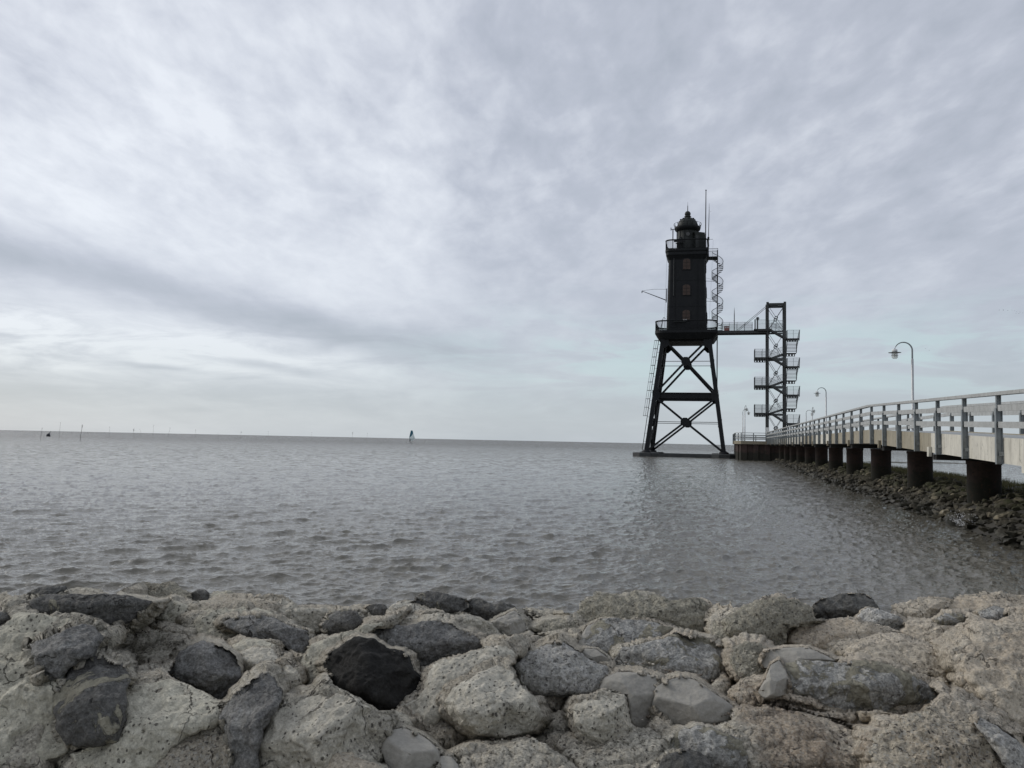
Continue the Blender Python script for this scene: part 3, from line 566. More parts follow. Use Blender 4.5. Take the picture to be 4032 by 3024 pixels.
 (4, [(570,370),(640,240),(720,216),(790,280),(845,345),(800,400),(640,400)], 'crust', 'pale lump leaning on the black and white skyline stone', dict(dy=-.15)),
 (4, [(820,400),(860,330),(930,300),(1050,330),(1180,380),(1230,460),(1150,500),(1000,450),(880,430)], 'grey', 'grey scaly slab right of the skyline stone', dict(facets=4, lean=1.)),
 (4, [(1100,340),(1180,280),(1300,235),(1450,224),(1570,240),(1560,330),(1500,430),(1300,480),(1180,420)], 'tan', 'rounded cream boulder on the right skyline', {}),
 (4, [(1465,340),(1560,245),(1700,208),(1900,185),(2100,190),(2212,212),(2380,250),(2440,400),(2300,460),(2080,450),(1900,470),(1650,480),(1490,440)], 'tan', 'biggest cream boulder at the right end of the skyline', dict(thick=.34)),
 (4, [(1830,340),(1950,285),(2060,310),(2105,370),(2000,420),(1860,405)], 'veined', 'blue grey patch of bare rock in the biggest cream boulder', dict(facets=4, depth=5.02, lean=.5, thick=.3)),
 (4, [(1475,400),(1560,350),(1680,350),(1760,380),(1740,430),(1600,450),(1490,440)], 'veined', 'dark hollowed rock under the left lip of the biggest cream boulder', dict(facets=4, dy=-.06, thick=.3)),
 (4, [(235,590),(250,540),(310,465),(400,430),(600,398),(750,388),(950,420),(1040,500),(1080,580),(900,640),(760,680),(550,690),(350,670)], 'tan', 'wide tan dome in front of the pebbly pale dome', dict(power=2.7, rough=.02, thick=.42)),
 (4, [(710,620),(730,560),(800,500),(900,460),(1050,480),(1250,560),(1420,610),(1350,680),(1000,680),(860,700)], 'tan', 'tan shoulder with a hollow at its left end', dict(lean=1.2)),
 (4, [(200,830),(230,760),(400,740),(680,760),(860,740),(1000,750),(1200,820),(1350,890),(1485,1000),(1460,1090),(1350,1170),(1200,1200),(1000,1160),(850,1160),(700,1180),(560,1130),(430,1060),(300,1020)], 'veined', 'very large grey green boulder with pale streaks on the right', dict(facets=6, lean=1., thick=.26)),
 (4, [(20,750),(70,655),(250,632),(420,632),(560,695),(680,750),(690,790),(550,790),(400,800),(260,780),(160,800),(60,800)], 'smooth', 'smooth grout cap along the top of the very large grey green boulder', dict(lean=1.1, rough=.01, dy=-.12, depth=3.95)),
 (4, [(5,1000),(70,880),(110,780),(180,735),(235,820),(275,930),(240,1015),(130,1060),(50,1060)], 'smooth', 'tongue of smooth grey grout drooping left of the very large grey green boulder', dict(rough=.01, dy=-.16, thick=.4)),
 (4, [(830,1120),(900,980),(1000,922),(1130,922),(1260,1000),(1380,1110),(1260,1210),(1100,1240),(900,1220)], 'tan', 'gritty tan mound against the front of the very large grey green boulder', dict(dy=-.12, rough=.04)),
 (4, [(880,1500),(1000,1350),(1120,1250),(1300,1170),(1440,1065),(1560,1055),(1750,1160),(2000,1300),(2120,1480),(2260,1640),(2200,1780),(1800,1800),(1300,1760),(1000,1700)], 'ground', 'rough broken ridge filling the lower right corner', dict(lean=1.1, rough=.05, thick=.28, facets=4)),
 (4, [(1980,1500),(1900,1380),(1800,1260),(1830,1200),(2000,1290),(2150,1400),(2300,1560),(2300,1740),(2120,1700)], 'grey', 'bluish streaked slab on the right slope of the rough broken ridge', dict(lean=1., dy=-.1, facets=3, thick=.3)),
 (4, [(1640,700),(1750,600),(1900,540),(2100,500),(2400,500),(2600,900),(2500,1300),(2250,1350),(2050,1200),(1850,1050),(1720,880)], 'tan', 'high smooth tan slope cut by the right edge', dict(lean=1.4, thick=.2, power=3.)),
 (4, [(780,700),(850,640),(1000,600),(1200,590),(1400,640),(1620,700),(1750,800),(1700,900),(1500,920),(1300,860),(1050,790),(880,760)], 'tan', 'flat layered tan shelf in the middle of the right half', dict(lean=1.6, thick=.2, rough=.03)),
 (4, [(1180,500),(1250,445),(1400,430),(1600,440),(1900,500),(1980,570),(1800,660),(1600,700),(1400,650),(1260,580)], 'tan', 'gently folded tan slab behind the flat layered shelf', dict(lean=1.4, thick=.22)),
 (4, [(1930,480),(2040,405),(2212,378),(2380,420),(2400,520),(2212,540),(2000,530)], 'pale', 'small pale slab under the right end of the skyline', dict(lean=1.)),
 (4, [(1400,1110),(1500,1060),(1700,1090),(1850,1180),(1980,1290),(1900,1340),(1700,1260),(1520,1200)], 'pale', 'thin greenish ledge above the rough broken ridge', dict(lean=1.3, thick=.25)),
 (1, [(1120,1700),(1350,1480),(1550,1340),(1830,1240),(1930,1320),(1950,1500),(1900,1760),(1250,1800)], 'ground', 'brownish gritty slab below the overhanging grout apron left of the blue grey slab', dict(lean=1.0, thick=.16, dy=.06)),
 (3, [(1850,640),(1960,580),(2100,600),(2200,700),(2180,860),(2060,960),(1930,900),(1850,780)], 'crust', 'crumbly pale bank between the streaked grey boulder and the smooth grout cap', dict(lean=1.2, thick=.25, rough=.05)),
 (3, [(1700,420),(1820,330),(1950,420),(2080,540),(2120,660),(1950,700),(1800,620),(1700,540)], 'crust', 'crusty slope running down right of the highest crusty boulder', dict(lean=1.2, thick=.25, rough=.05)),
]
# the poured grout that holds the boulders: one continuous mass with a collar round every stone
GXs = np.arange(-260, 4330, 5.0); GYs = np.concatenate([np.arange(2290, 2560, 3.2), np.arange(2560, 3180, 4.4)]); UU, VV = np.meshgrid(GXs, GYs)
def dirs(U_, V_):
    d = (_f + ((U_ - 2016) / FPX)[..., None] * _R - ((V_ - 1512) / FPX)[..., None] * _U); return d / d[..., 1:2]
DD = dirs(UU, VV)
yy = np.clip((GZ - CAMZ) / DD[..., 2], 1.5, 12.)
for _ in range(14):                        # march to the undulating base
    err = CAMZ + DD[..., 2] * yy - terrain_z(DD[..., 0] * yy, yy) - .005; yy = np.clip(yy + err / (-DD[..., 2] + .25) * .7, 1.5, 12.)
Dg = yy.copy(); Dm = yy.copy(); Df = yy.copy(); NEAR = np.full(Dm.shape, 9.)
def rho_of(P, c_, U_, V_):
    q = np.stack([U_, V_], -1) - c_; th_ = np.arctan2(q[..., 1], q[..., 0]); rr_ = np.hypot(q[..., 0], q[..., 1]); pv = P - c_; pa = np.arctan2(pv[:, 1], pv[:, 0]); o_ = np.argsort(pa); pa = pa[o_]; pr = np.hypot(pv[:, 0], pv[:, 1])[o_]
    return rr_ / np.interp(th_, np.concatenate([pa - 2 * PI, pa, pa + 2 * PI]), np.concatenate([pr, pr, pr]))
def sheet_y(dm, y0, lean): return (y0 + lean * (CAMZ - GZ)) / (1 - lean * dm[:, 2])
def field_at(P):
    i = np.clip(np.searchsorted(GYs, P[:, 1]), 0, len(GYs) - 1); j = np.clip(np.searchsorted(GXs, P[:, 0]), 0, len(GXs) - 1); y = Df[i, j]; y = np.minimum(y, 6.3)
    return y, CAMZ + dirs(P[:, 0], P[:, 1])[:, 2] * y
first = [e_ for e_ in exec_list if e_[2] not in EMBED]; second = [e_ for e_ in exec_list if e_[2] in EMBED]
for (zn, poly, mt, lb, kw) in first: boulder(zn, poly, mt, lb, **kw)
for P, c_, y0, lean, T, emb, pw_ in BO:
    rho = rho_of(P, c_, UU, VV); m_ = rho < 1.7
    r_ = rho[m_]; y_ = sheet_y(DD[m_], y0, lean); wob = 1 + .10 * perlin(np.stack([UU[m_] / 60., VV[m_] / 45., r_ * 0 + y0], -1)); k_ = .012
    Df[m_] = np.where(r_ < 1, np.minimum(Df[m_], y_ - T * np.sqrt(np.clip(1 - r_ ** pw_, 0, 1))), Df[m_])
    y_ = y_ - T * .22 * wob * (1 - (np.minimum(r_, 1.3) / 1.3) ** 2) + .004 + 60 * T * np.clip(r_ - 1.02 * wob, 0, 9) ** 2
    a_ = Dm[m_]; h_ = np.clip(.5 + .5 * (a_ - y_) / k_, 0, 1); Dm[m_] = a_ * (1 - h_) + y_ * h_ - k_ * h_ * (1 - h_); NEAR[m_] = np.minimum(NEAR[m_], r_)
Df = np.minimum(Df, Dm); nfirst = len(BO)
for (zn, poly, mt, lb, kw) in second:
    boulder(zn, poly, mt, lb, **kw)
    P, c_, y0, lean, T, emb, pw_ = BO[-1]; rho = rho_of(P, c_, UU, VV); m_ = rho < 1.; NEAR = np.minimum(NEAR, rho); r_ = rho[m_]; y_ = sheet_y(DD[m_], y0, lean)
    Df[m_] = y_ - T * np.sqrt(np.clip(1 - r_ ** pw_, 0, 1)) * .9
for P, c_, y0, lean, T, emb, pw_ in BO[nfirst:]:
    rho = rho_of(P, c_, UU, VV); m_ = rho < 1.30; r_ = rho[m_]; y_ = sheet_y(DD[m_], y0, lean); a_ = Dm[m_]
    ins = np.maximum(a_, y_ - .012 + np.clip(1 - r_, 0, 1) * T * .8)
    rag = perlin(np.stack([UU[m_] / 55., VV[m_] / 40., r_ * 0 + y0 * 3], -1)) + .5 * perlin(np.stack([UU[m_] / 17., VV[m_] / 14., r_ * 0 + y0], -1))
    rb_ = .995 - .22 * np.clip(rag, 0, 1)      # mortar laps over the stone's edge here and there
    lap = y_ - T * np.sqrt(np.clip(1 - r_ ** pw_, 0, 1)) * 1.04 - .010
    lip = y_ - .004 + 110 * T * np.clip(r_ - 1.0, 0, 9) ** 2
    Dm[m_] = np.where(r_ < 1, np.where(r_ > rb_, np.minimum(lap, ins), ins), np.minimum(a_, lip))
    for o in PALE:                        # stones never share the same space
        me = o.data; nv = len(me.vertices); co = np.empty(nv * 3, np.float32); me.vertices.foreach_get('co', co); co = co.reshape(-1, 3) + np.array(o.location); dv = co - CAM; dep = dv @ _f
        u_ = 2016 + FPX * (dv @ _R) / dep; v_ = 1512 - FPX * (dv @ _U) / dep
        if u_.max() < P[:, 0].min() or u_.min() > P[:, 0].max() or v_.max() < P[:, 1].min() or v_.min() > P[:, 1].max(): continue
        ro_ = rho_of(P, c_, u_, v_); mm = ro_ < .985
        if not mm.any(): continue
        dn = dv[mm] / dv[mm][:, 1:2]; yt = sheet_y(dn, y0, lean) + .006 + (1 - ro_[mm]) * T * .8; yn = np.maximum(dv[mm][:, 1], yt)
        co[mm] = CAM + dn * yn[:, None]; me.vertices.foreach_set('co', (co - np.array(o.location)).astype(np.float32).ravel()); me.update()
G = CAM + DD * Dm[..., None]
du = np.gradient(G, axis=1); dv = np.gradient(G, axis=0); nm = np.cross(dv, du); nm /= np.linalg.norm(nm, axis=-1, keepdims=True) + 1e-9; nm[(nm * (CAM - G)).sum(-1) < 0] *= -1
wx_ = G[..., 0] * 2.6 + .35 * perlin(G * 3.); wy_ = G[..., 1] * 2.6 + .35 * perlin(G * 3. + 9); e1, e2, e3 = worley(wx_, wy_, 8.)
ds_ = .020 * fbm(G * 3.5, 3) + .017 * fbm(G * 8, 4, .6, True) + .009 * fbm(G * 30, 3, .6, True) - .020 * np.exp(-((e2 - e1) / .05) ** 2) + .035 * (e3 - .5) * np.clip((e2 - e1) * 6, 0, 1)
st_ = np.hypot(np.gradient(Dm, axis=0), np.gradient(Dm, axis=1)); st_ = np.maximum.reduce([np.roll(st_, (a_, b_), (0, 1)) for a_ in (-2, 0, 2) for b_ in (-2, 0, 2)]); ds_ = ds_ / (1 + (st_ / (5. * abs(np.gradient(np.clip(Dg, 1.5, 7.), axis=0)).mean(1)[:, None] + .004)) ** 2); G = G + nm * ds_[..., None]
ok = (Dg < 6.9) | (NEAR < 1.03)
m, n = Dm.shape; i = np.arange(m * n).reshape(m, n); Q = np.stack([i[:-1, :-1], i[:-1, 1:], i[1:, 1:], i[1:, :-1]], -1)
Q = Q[ok[:-1, :-1] & ok[:-1, 1:] & ok[1:, 1:] & ok[1:, :-1]]
used = np.unique(Q); mp_ = np.zeros(m * n, np.int32); mp_[used] = np.arange(len(used))
o = raw_mesh('grouted_bank', G.reshape(-1, 3)[used], mp_[Q], M['mass'], True); tag(o, kind='structure')
# white mortar drips on the rounded grey hump
mb = MB(); rr_ = np.random.RandomState(5)
def ico_pts():
    t_ = (1 + 5 ** .5) / 2; v = np.array([(-1, t_, 0), (1, t_, 0), (-1, -t_, 0), (1, -t_, 0), (0, -1, t_), (0, 1, t_), (0, -1, -t_), (0, 1, -t_), (t_, 0, -1), (t_, 0, 1), (-t_, 0, -1), (-t_, 0, 1)]); v /= np.linalg.norm(v[0])
    f = [(0, 11, 5), (0, 5, 1), (0, 1, 7), (0, 7, 10), (0, 10, 11), (1, 5, 9), (5, 11, 4), (11, 10, 2), (10, 7, 6), (7, 1, 8), (3, 9, 4), (3, 4, 2), (3, 2, 6), (3, 6, 8), (3, 8, 9), (4, 9, 5), (2, 4, 11), (6, 2, 10), (8, 6, 7), (9, 8, 1)]
    return v, f
IV, IF = ico_pts()
def subdiv(v, f):
    v = [tuple(p) for p in v]; cache = {}; nf = []
    def mid(a, b):
        k = (min(a, b), max(a, b))
        if k not in cache:
            p = (np.array(v[a]) + np.array(v[b])) / 2; p /= np.linalg.norm(p); cache[k] = len(v); v.append(tuple(p))
        return cache[k]
    for a, b_, c_ in f:
        x, y, z = mid(a, b_), mid(b_, c_), mid(c_, a); nf += [(a, x, z), (b_, y, x), (c_, z, y), (x, y, z)]
    return np.array(v), nf
IV1, IF1 = subdiv(IV, IF); IV2, IF2 = subdiv(IV1, IF1); IV3, IF3 = subdiv(IV2, IF2)

# loose pebbles and shells on the grit
def scatter(name, n, mat, s0, s1, seed, label, cat, box):
    r = np.random.RandomState(seed); V = []; F = []; k = 0
    xs = r.uniform(box[0], box[1], n); ys = r.uniform(box[2], box[3], n); xs = xs * ys / 3.2; zs = terrain_z(xs, ys)
    for x, y, z in zip(xs, ys, zs):
        s = s0 + (s1 - s0) * r.rand() ** 3; v = IV * (s * r.uniform(.6, 1.3), s * r.uniform(.6, 1.3), s * r.uniform(.3, .7)) * (1 + .25 * r.normal(size=(12, 1)) * .6)
        a = r.rand() * 6.3; c_, s_ = math.cos(a), math.sin(a); v = v @ np.array([[c_, s_, 0], [-s_, c_, 0], [0, 0, 1]])
        V.append(v + (x, y, z + s * .15)); F.append(np.array(IF) + k); k += 12
    o = raw_mesh(name, np.concatenate(V), np.concatenate(F), mat, True); tag(o, label, cat, kind='stuff'); return o
scatter('shell_grit', 2600, M['shell'], .0022, .009, 1, 'tiny white shell bits scattered over the gritty mortar', 'shells', (-1.9, 2.3, 2.5, 4.6))
scatter('pebbles', 2200, M['pebble'], .0035, .017, 2, 'small brown and dark pebbles in the gritty mortar', 'pebbles', (-1.9, 2.3, 2.5, 4.8))

# ------------------------------------------------------------------ causeway under the pier
bb = np.concatenate([np.linspace(6, 60, 220), np.linspace(60.5, 116, 110)]); aa = np.array([3.6, 4.6, 5.4, 5.9, 6.3, 6.7, 7.1, 7.6, 8.1, 8.8, 9.6, 10.2, 10.8, 11.6, 12.6])
zz = np.array([-1.5, -.75, -.28, -.08, .12, .30, .50, .68, .80, .86, .86, .6, .2, -.5, -1.5])
BBg, AAg = np.meshgrid(bb, aa, indexing='ij'); ZZg = np.repeat(zz[None], len(bb), 0) - .32 * sstep(BBg, 60, 105) + .07 * perlin(np.stack([AAg * 1.3, BBg * .7, BBg * 0], -1))
P_ = AAg[..., None] * EX + BBg[..., None] * EY; P_[..., 2] = ZZg
cw = grid_mesh('causeway_bank', P_, M['mud']); tag(cw, kind='structure')
def bank_z(a, b_): return np.interp(a, aa, zz) - .32 * sstep(b_, 60, 105)
stones = []
for k in range(7):
    r = np.random.RandomState(40 + k); v = IV2.copy()
    for q in range(9):
        d = r.normal(size=3); d /= np.linalg.norm(d); lim = r.uniform(.38, .72); s_ = v @ d; v = v - np.clip(s_ - lim, 0, None)[:, None] * d
    v = v * (1 + .13 * fbm(v * 1.6 + k * 9, 3, .6)[:, None]) * np.array([1.15, .9, .75])
    me_o = raw_mesh('causeway_stone', v, np.array(IF2), M['stone'], False); stones.append(me_o.data); D.objects.remove(me_o)
r = np.random.RandomState(77); rec = []
bcur = 15.
while bcur < 113:
    rowstep = .235
    for a0 in np.arange(5.45, 8.35, .25): rec.append((a0 + r.uniform(-.12, .12), bcur + r.uniform(-.15, .15), r.uniform(.08, .13) if r.rand() < .65 else r.uniform(.12, .22)))
    bcur += rowstep * (1 + .3 * (bcur > 55))
vis = []
for a0, b0, s in rec:
    p = np.array(W(a0, b0)); vis.append(p[0] / p[1] < .66)
near = [q for q, ok in zip(rec, vis) if ok]; near.sort(key=lambda q: q[1] / q[2] * .3)
ind = near[:300]; rest = near[300:] + [q for q, ok in zip(rec, vis) if not ok]
for a0, b0, s in ind:
    o = D.objects.new('causeway_stone', stones[r.randint(7)]); COL.objects.link(o); o.location = W(a0, b0, float(bank_z(a0, b0)) + s * .25)
    o.rotation_euler = (r.uniform(-.5, .5), r.uniform(-.5, .5), r.rand() * 6.3); o.scale = (s * r.uniform(.8, 1.35), s * r.uniform(.8, 1.2), s * r.uniform(.55, .95))
    tag(o, 'rough brown grey stone in the rubble slope under the pier', 'stone', 'rubble stones along the pier causeway')
V = []; F = []; k = 0; lowv = [np.array([v.co[:] for v in st.vertices]) for st in stones]
for a0, b0, s in rest:
    v = lowv[r.randint(7)]; an = r.rand() * 6.3; c_, s_ = math.cos(an), math.sin(an); v = (v * s * r.uniform(.8, 1.2, 3)) @ np.array([[c_, s_, 0], [-s_, c_, 0], [0, 0, 1]])
    V.append(v + np.array(W(a0, b0, float(bank_z(a0, b0)) + s * .25))); F.append(np.array(IF2) + k); k += len(v)
o = raw_mesh('rubble', np.concatenate(V), np.concatenate(F), M['stone'], False); tag(o, 'farther rubble stones running out along the pier to the sheet piling', 'rubble', kind='stuff')
# grass on the crown of the causeway
nb = 16000; a0 = r.uniform(8.0, 10.4, nb); b0 = r.uniform(12, 62, nb); keep = perlin(np.stack([a0 * .9, b0 * .5, a0 * 0], -1)) > -.18; a0 = a0[keep]; b0 = b0[keep]; nb = len(a0)
base = a0[:, None] * EX + b0[:, None] * EY; base[:, 2] = bank_z(a0, b0); hgt = r.uniform(.08, .26, nb); an = r.rand(nb) * 6.3; wv = np.stack([np.cos(an), np.sin(an), 0 * an], -1) * .012
tip = base + np.stack([r.normal(0, .06, nb), r.normal(0, .06, nb), hgt], -1)
o = raw_mesh('grass', np.stack([base - wv, base + wv, tip], 1).reshape(-1, 3), np.arange(nb * 3).reshape(-1, 3), M['grass'], False); tag(o, 'yellow green salt grass on the causeway behind the pier piles', 'grass', kind='stuff')
# mud bars in the water beyond
for (x0, x1, yd, wd_) in ((49, 57, 118, 2.2), (57.5, 66, 121, 1.6), (42.5, 52, 70, 1.2)):
    mb = MB(); n = 24; L_ = []
    for s_, z_ in ((1., -.3), (.9, .02), (.5, .10), (.1, .12)):
        L_.append([((x0 + x1) / 2 + (x1 - x0) / 2 * s_ * math.cos(2 * PI * k / n), yd + wd_ * s_ * math.sin(2 * PI * k / n) * (1 + .3 * math.sin(5 * k)), z_) for k in range(n)])
    mb.rings(L_, True); o = mb.build('mudbank', M['sand']); tag(o, kind='structure')
# wave breaking on a stone
mb = MB(); r = np.random.RandomState(3)
for k in range(1100):
    h = abs(r.normal()) * .12; a1 = 6.25 + r.normal() * .10 * (1 + h * 2); b1_ = 24.3 + r.normal() * .30 * (1.3 - h); s = r.uniform(.003, .009)
    mb.add(IV * s * (1, 1, 1.5) + np.array(W(a1, b1_, .02 + h)), IF, True)
o = mb.build('sea_spray', M['foam']); tag(o, 'white splash of a wave hitting the rubble stones', 'splash', kind='stuff')

# ------------------------------------------------------------------ pier
def deckz(b_): return 2.18 - max(0., 36.5 - b_) * .0284      # underside of the fascia
pier = Root('pier', 7.35, 60, 0, 'long raised grey railed footbridge on rusty piles beside the rubble slope', 'pier')
AL, AR = 5.94, 8.78
post_b = [20.3 + 2.63 * k for k in range(-2, 36)]
joints = [20.3 + 2.63 * (3 * k + 1) + 2.2 for k in range(-2, 12)]
pile_b = [26.7 + 7.93 * k for k in range(-2, 12)]
def strip(mb, a0, a1, z0, z1, b0, b1):
    cuts = [b0] + ([36.5] if b0 < 36.5 < b1 else []) + [b1]
    for s, e_ in zip(cuts[:-1], cuts[1:]):
        zs, ze = deckz(s), deckz(e_)
        mb.add([(a0, s, zs + z0), (a1, s, zs + z0), (a1, e_, ze + z0), (a0, e_, ze + z0), (a0, s, zs + z1), (a1, s, zs + z1), (a1, e_, ze + z1), (a0, e_, ze + z1)],
               [(0, 3, 2, 1), (4, 5, 6, 7), (0, 1, 5, 4), (1, 2, 6, 5), (2, 3, 7, 6), (3, 0, 4, 7)])
    return mb
B0, B1 = 13., 114.2
strip(MB(), AL + .105, AR - .105, .40, .53, B0, B1).build('deck', M['rail'], pier)
for a0 in (AL + .5, AR - .9): strip(MB(), a0, a0 + .4, -.05, .395, B0, B1).build('girder', M['deckunder'], pier)
seq = [B0] + [x for x in pile_b if B0 < x < B1 - 2] + [B1]
for k, (s, e_) in enumerate(zip(seq[:-1], seq[1:])):
    mt = 'cream' if (e_ < 30 or 45 < s < 53 or s > 64 and k % 3 != 0) else 'tanfascia'
    if 26 < s < 45: mt = 'tanfascia'
    strip(MB(), AL + .03, AL + .10, 0, .56, s + .006, e_ - .006).build('fascia', M[mt], pier)
    strip(MB(), AR - .10, AR - .03, 0, .56, s + .006, e_ - .006).build('fascia', M['tanfascia'], pier)
for k, b_ in enumerate(pile_b):
    if b_ > 112: break
    z_ = deckz(b_); bz = -1.6
    mb = MB().lathe([(.44, bz), (.44, z_ - .32), (.46, z_ - .32), (.46, z_ - .22)], 7.35, b_, 28); mb.build('pile', M['rust'], pier)
    MB().box(AL + .115, AR - .115, b_ - .22, b_ + .22, z_ - .215, z_ - .055).build('crossbeam', M['deckunder'], pier)
    MB().box(AL - .06, AL + .025, b_ - .10, b_ + .10, z_ - .12, z_ + .16).build('beam_end', M['cream' if b_ < 30 else 'tanwood'], pier)
def hpost(mb, a, b_, z0, z1, w=.135, d=.10):
    mb.box(a - w / 2, a - w / 2 + .014, b_ - d / 2, b_ + d / 2, z0, z1); mb.box(a + w / 2 - .014, a + w / 2, b_ - d / 2, b_ + d / 2, z0, z1 - .0)
    mb.box(a - w / 2 + .014, a + w / 2 - .014, b_ - .012, b_ + .012, z0, z1)
for side, a in ((0, AL - .045), (1, AR + .045)):
    for b_ in post_b:
        z_ = deckz(b_); mb = MB(); hpost(mb, a, b_, z_ - .02, z_ + 1.20, .135, .105); hpost(mb, a, b_, z_ + 1.20, z_ + 1.475, .095, .08)
        mb.box(a - .02, a + .09 * (1 if side == 0 else -1) , b_ - .064, b_ - .05, z_ + .16, z_ + .25) if side == 0 else None
        mb.build('post', M['galv'], pier)
    strip(MB(), a - .09, a + .09, 1.478, 1.555, B0, B1).build('handrail', M['rail'], pier)
    for z0 in (.77, 1.135):
        strip(MB(), a - .028, a + .028, z0, z0 + .135, B0, B1).build('rail', M['rail'], pier)

# platform at the pier's end
pf = Root('pier_head_platform', 7.2, 125, 0, 'wide end platform on rusty sheet piling below the stair tower', 'platform')
PL, PR, PF, PB = 1.95, 12.5, 114.3, 138.
out = [(PL + .7, PF), (PR - .7, PF), (PR, PF + 2.6), (PR, PB), (PL, PB), (PL, PF + 2.6)]
def inset(P, d):
    c_ = np.mean(P, 0); return [tuple(np.array(p) - np.sign(np.array(p) - c_) * d) for p in P]
mb = MB(); mb.rings([[(x, y, 2.14) for x, y in out], [(x, y, 2.56) for x, y in out]]); mb.build('deck', M['tanwood'], pf)
ip = inset(out, .22); pts = []
for (p, q) in zip(ip, ip[1:] + ip[:1]):
    p = np.array(p); q = np.array(q); L_ = np.linalg.norm(q - p); n_ = max(1, int(round(L_ / 1.5))); d = (q - p) / L_; nn = np.array([d[1], -d[0]])
    for k in range(n_):
        s0 = k / n_ * L_; st = L_ / n_
        for f_, o_ in ((0, 0), (.38, 0), (.5, -.26), (.88, -.26)): pts.append(p + d * (s0 + st * f_) - nn * (-o_ if False else -o_))
mb = MB(); mb.rings([[(x, y, -2.5) for x, y in pts], [(x, y, 2.137) for x, y in pts]]); mb.build('sheet_piling', M['rustsheet'], pf)
ov = inset(out, .06)
for i, (p, q) in enumerate(zip(ov, ov[1:] + ov[:1])):
    p = np.array(p); q = np.array(q); L_ = np.linalg.norm(q - p); d = (q - p) / L_
    segs = [(0, L_)]
    if i == 0: segs = [(0, AL - p[0] - .12), (AR - p[0] + .12, L_)]
    for s0, s1 in segs:
        P0 = p + d * s0; P1 = p + d * s1; n_ = max(1, int(round((s1 - s0) / 1.7)))
        for z_, h_, w_ in ((3.62, .07, .13), (3.30, .12, .05), (2.95, .12, .05)):
            MB().bar((*P0, z_), (*P1, z_), w_, h_).build('rail', M['rail'], pf)
        for k in range(n_ + (1 if i in (0,) else 0)):
            c_ = P0 + (P1 - P0) * (k / n_); mb = MB(); hpost(mb, c_[0], c_[1], 2.10, 3.58, .12, .10); mb.build('post', M['galv'], pf)

# ------------------------------------------------------------------ lamps
def lamp(a, b_, z0, zt, side, label):
    """side: direction (da,db) of the arm"""
    L_ = Root('pier_lamp', a, b_, z0, label, 'street lamp', 'swan neck lamps along the pier'); r_ = .39; d = np.array([side[0], side[1], 0.]); o_ = np.array([a, b_, 0.])
    H = zt - r_
    MB().tube([(a, b_, z0), (a, b_, z0 + 2.0), (a, b_, z0 + 2.03), (a, b_, H - .42), (a, b_, H - .40)], [.075, .075, .055, .055, .042], 14).build('pole', M['lampsteel'], L_)
    pts = [o_ + np.array([0, 0, H - .42])] + [o_ + d * (r_ - r_ * math.cos(t_)) + np.array([0, 0, H + r_ * math.sin(t_)]) for t_ in np.linspace(0, PI * .97, 18)]
    MB().tube(pts, [.038] * 2 + list(np.linspace(.036, .020, 17)), 10).build('arm', M['galv'], L_)
    e_ = pts[-1]; x, y, z = e_; z -= .03
    hd = MB().lathe([(.03, z + .05), (.12, z + .04), (.125, z - .07), (.10, z - .075)], x, y, 18).build('lamp_head', M['whitepaint'], L_)
    MB().lathe([(.125, z - .085), (.29, z - .105), (.29, z - .12), (.10, z - .10)], x, y, 24).build('brim', M['galv'], hd)
    MB().lathe([(.105, z - .11), (.118, z - .16), (.118, z - .37), (.09, z - .405), (.03, z - .41)], x, y, 18).build('glass', M['glass'], hd)
    MB().lathe([(.035, z - .12), (.035, z - .30), (.01, z - .33)], x, y, 10).build('bulb', M['whitepaint'], hd)
    mb = MB()
    for k in range(4):
        t_ = k * PI / 2 + .4; cx, cy = x + .155 * math.cos(t_), y + .155 * math.sin(t_); mb.tube([(cx, cy, z - .11), (cx, cy, z - .36)], .007, 6)
    mb.tube([(x + .155 * math.cos(t_), y + .155 * math.sin(t_), z - .25) for t_ in np.linspace(0, 2 * PI, 24, endpoint=False)], .006, 6, closed=True)
    mb.build('guard', M['wire'], hd)
lamp(8.93, 43.4, 1.9, 7.09, (-1, 0), 'nearest and tallest looking swan neck lamp on the far side of the pier')
lamp(8.93, 77.1, 1.9, 7.12, (-.97, -.24), 'middle swan neck lamp standing between the stair tower and the nearest lamp')
lamp(11.69, 115.8, 2.5, 7.12, (.15, -.98), 'distant lamp seen edge on just right of the stair tower')
lamp(11.43, 121.0, 2.5, 6.95, (1, 0), 'distant lamp right of the stair tower with its arm bent to the right')
lamp(3.1, 122.0, 2.5, 7.02, (1, 0), 'left of the pair of distant lamps at the platform corner arm to the right')
lamp(3.21, 116.0, 2.5, 7.27, (.25, -.97), 'right of the pair of distant lamps at the platform corner seen edge on')

# ------------------------------------------------------------------ lighthouse
CA, CB = -5.12, 134.0
LH = Root('lighthouse', CA, CB, 0, 'tall black iron lighthouse on four splayed legs standing in the sea', 'lighthouse')
def c3(x, y, z): return (CA + x, CB + y, z)
ZL0, ZL1, ZM = .55, 18.6, 9.35
def half(z): return 5.70 - (z - .7) * (5.70 - 3.50) / (17.9 - .7)
for sx in (-1, 1):
    for sy in (-1, 1):
        MB().lathe([(2.05, -2.5), (2.05, .50), (1.98, .58), (1.9, .60)], CA + sx * 5.75, CB + sy * 5.75, 8, PI / 8, smooth=False).build('caisson', M['concrete_dark'], LH)
        MB().bar(c3(sx * half(.58), sy * half(.58), .58), c3(sx * half(18.3), sy * half(18.3), 18.3), .60).build('leg', M['iron'], LH)
        MB().lathe([(.75, .585), (.7, .80), (.4, .95)], CA + sx * half(.7), CB + sy * half(.7), 16).build('foot_plate', M['iron'], LH)
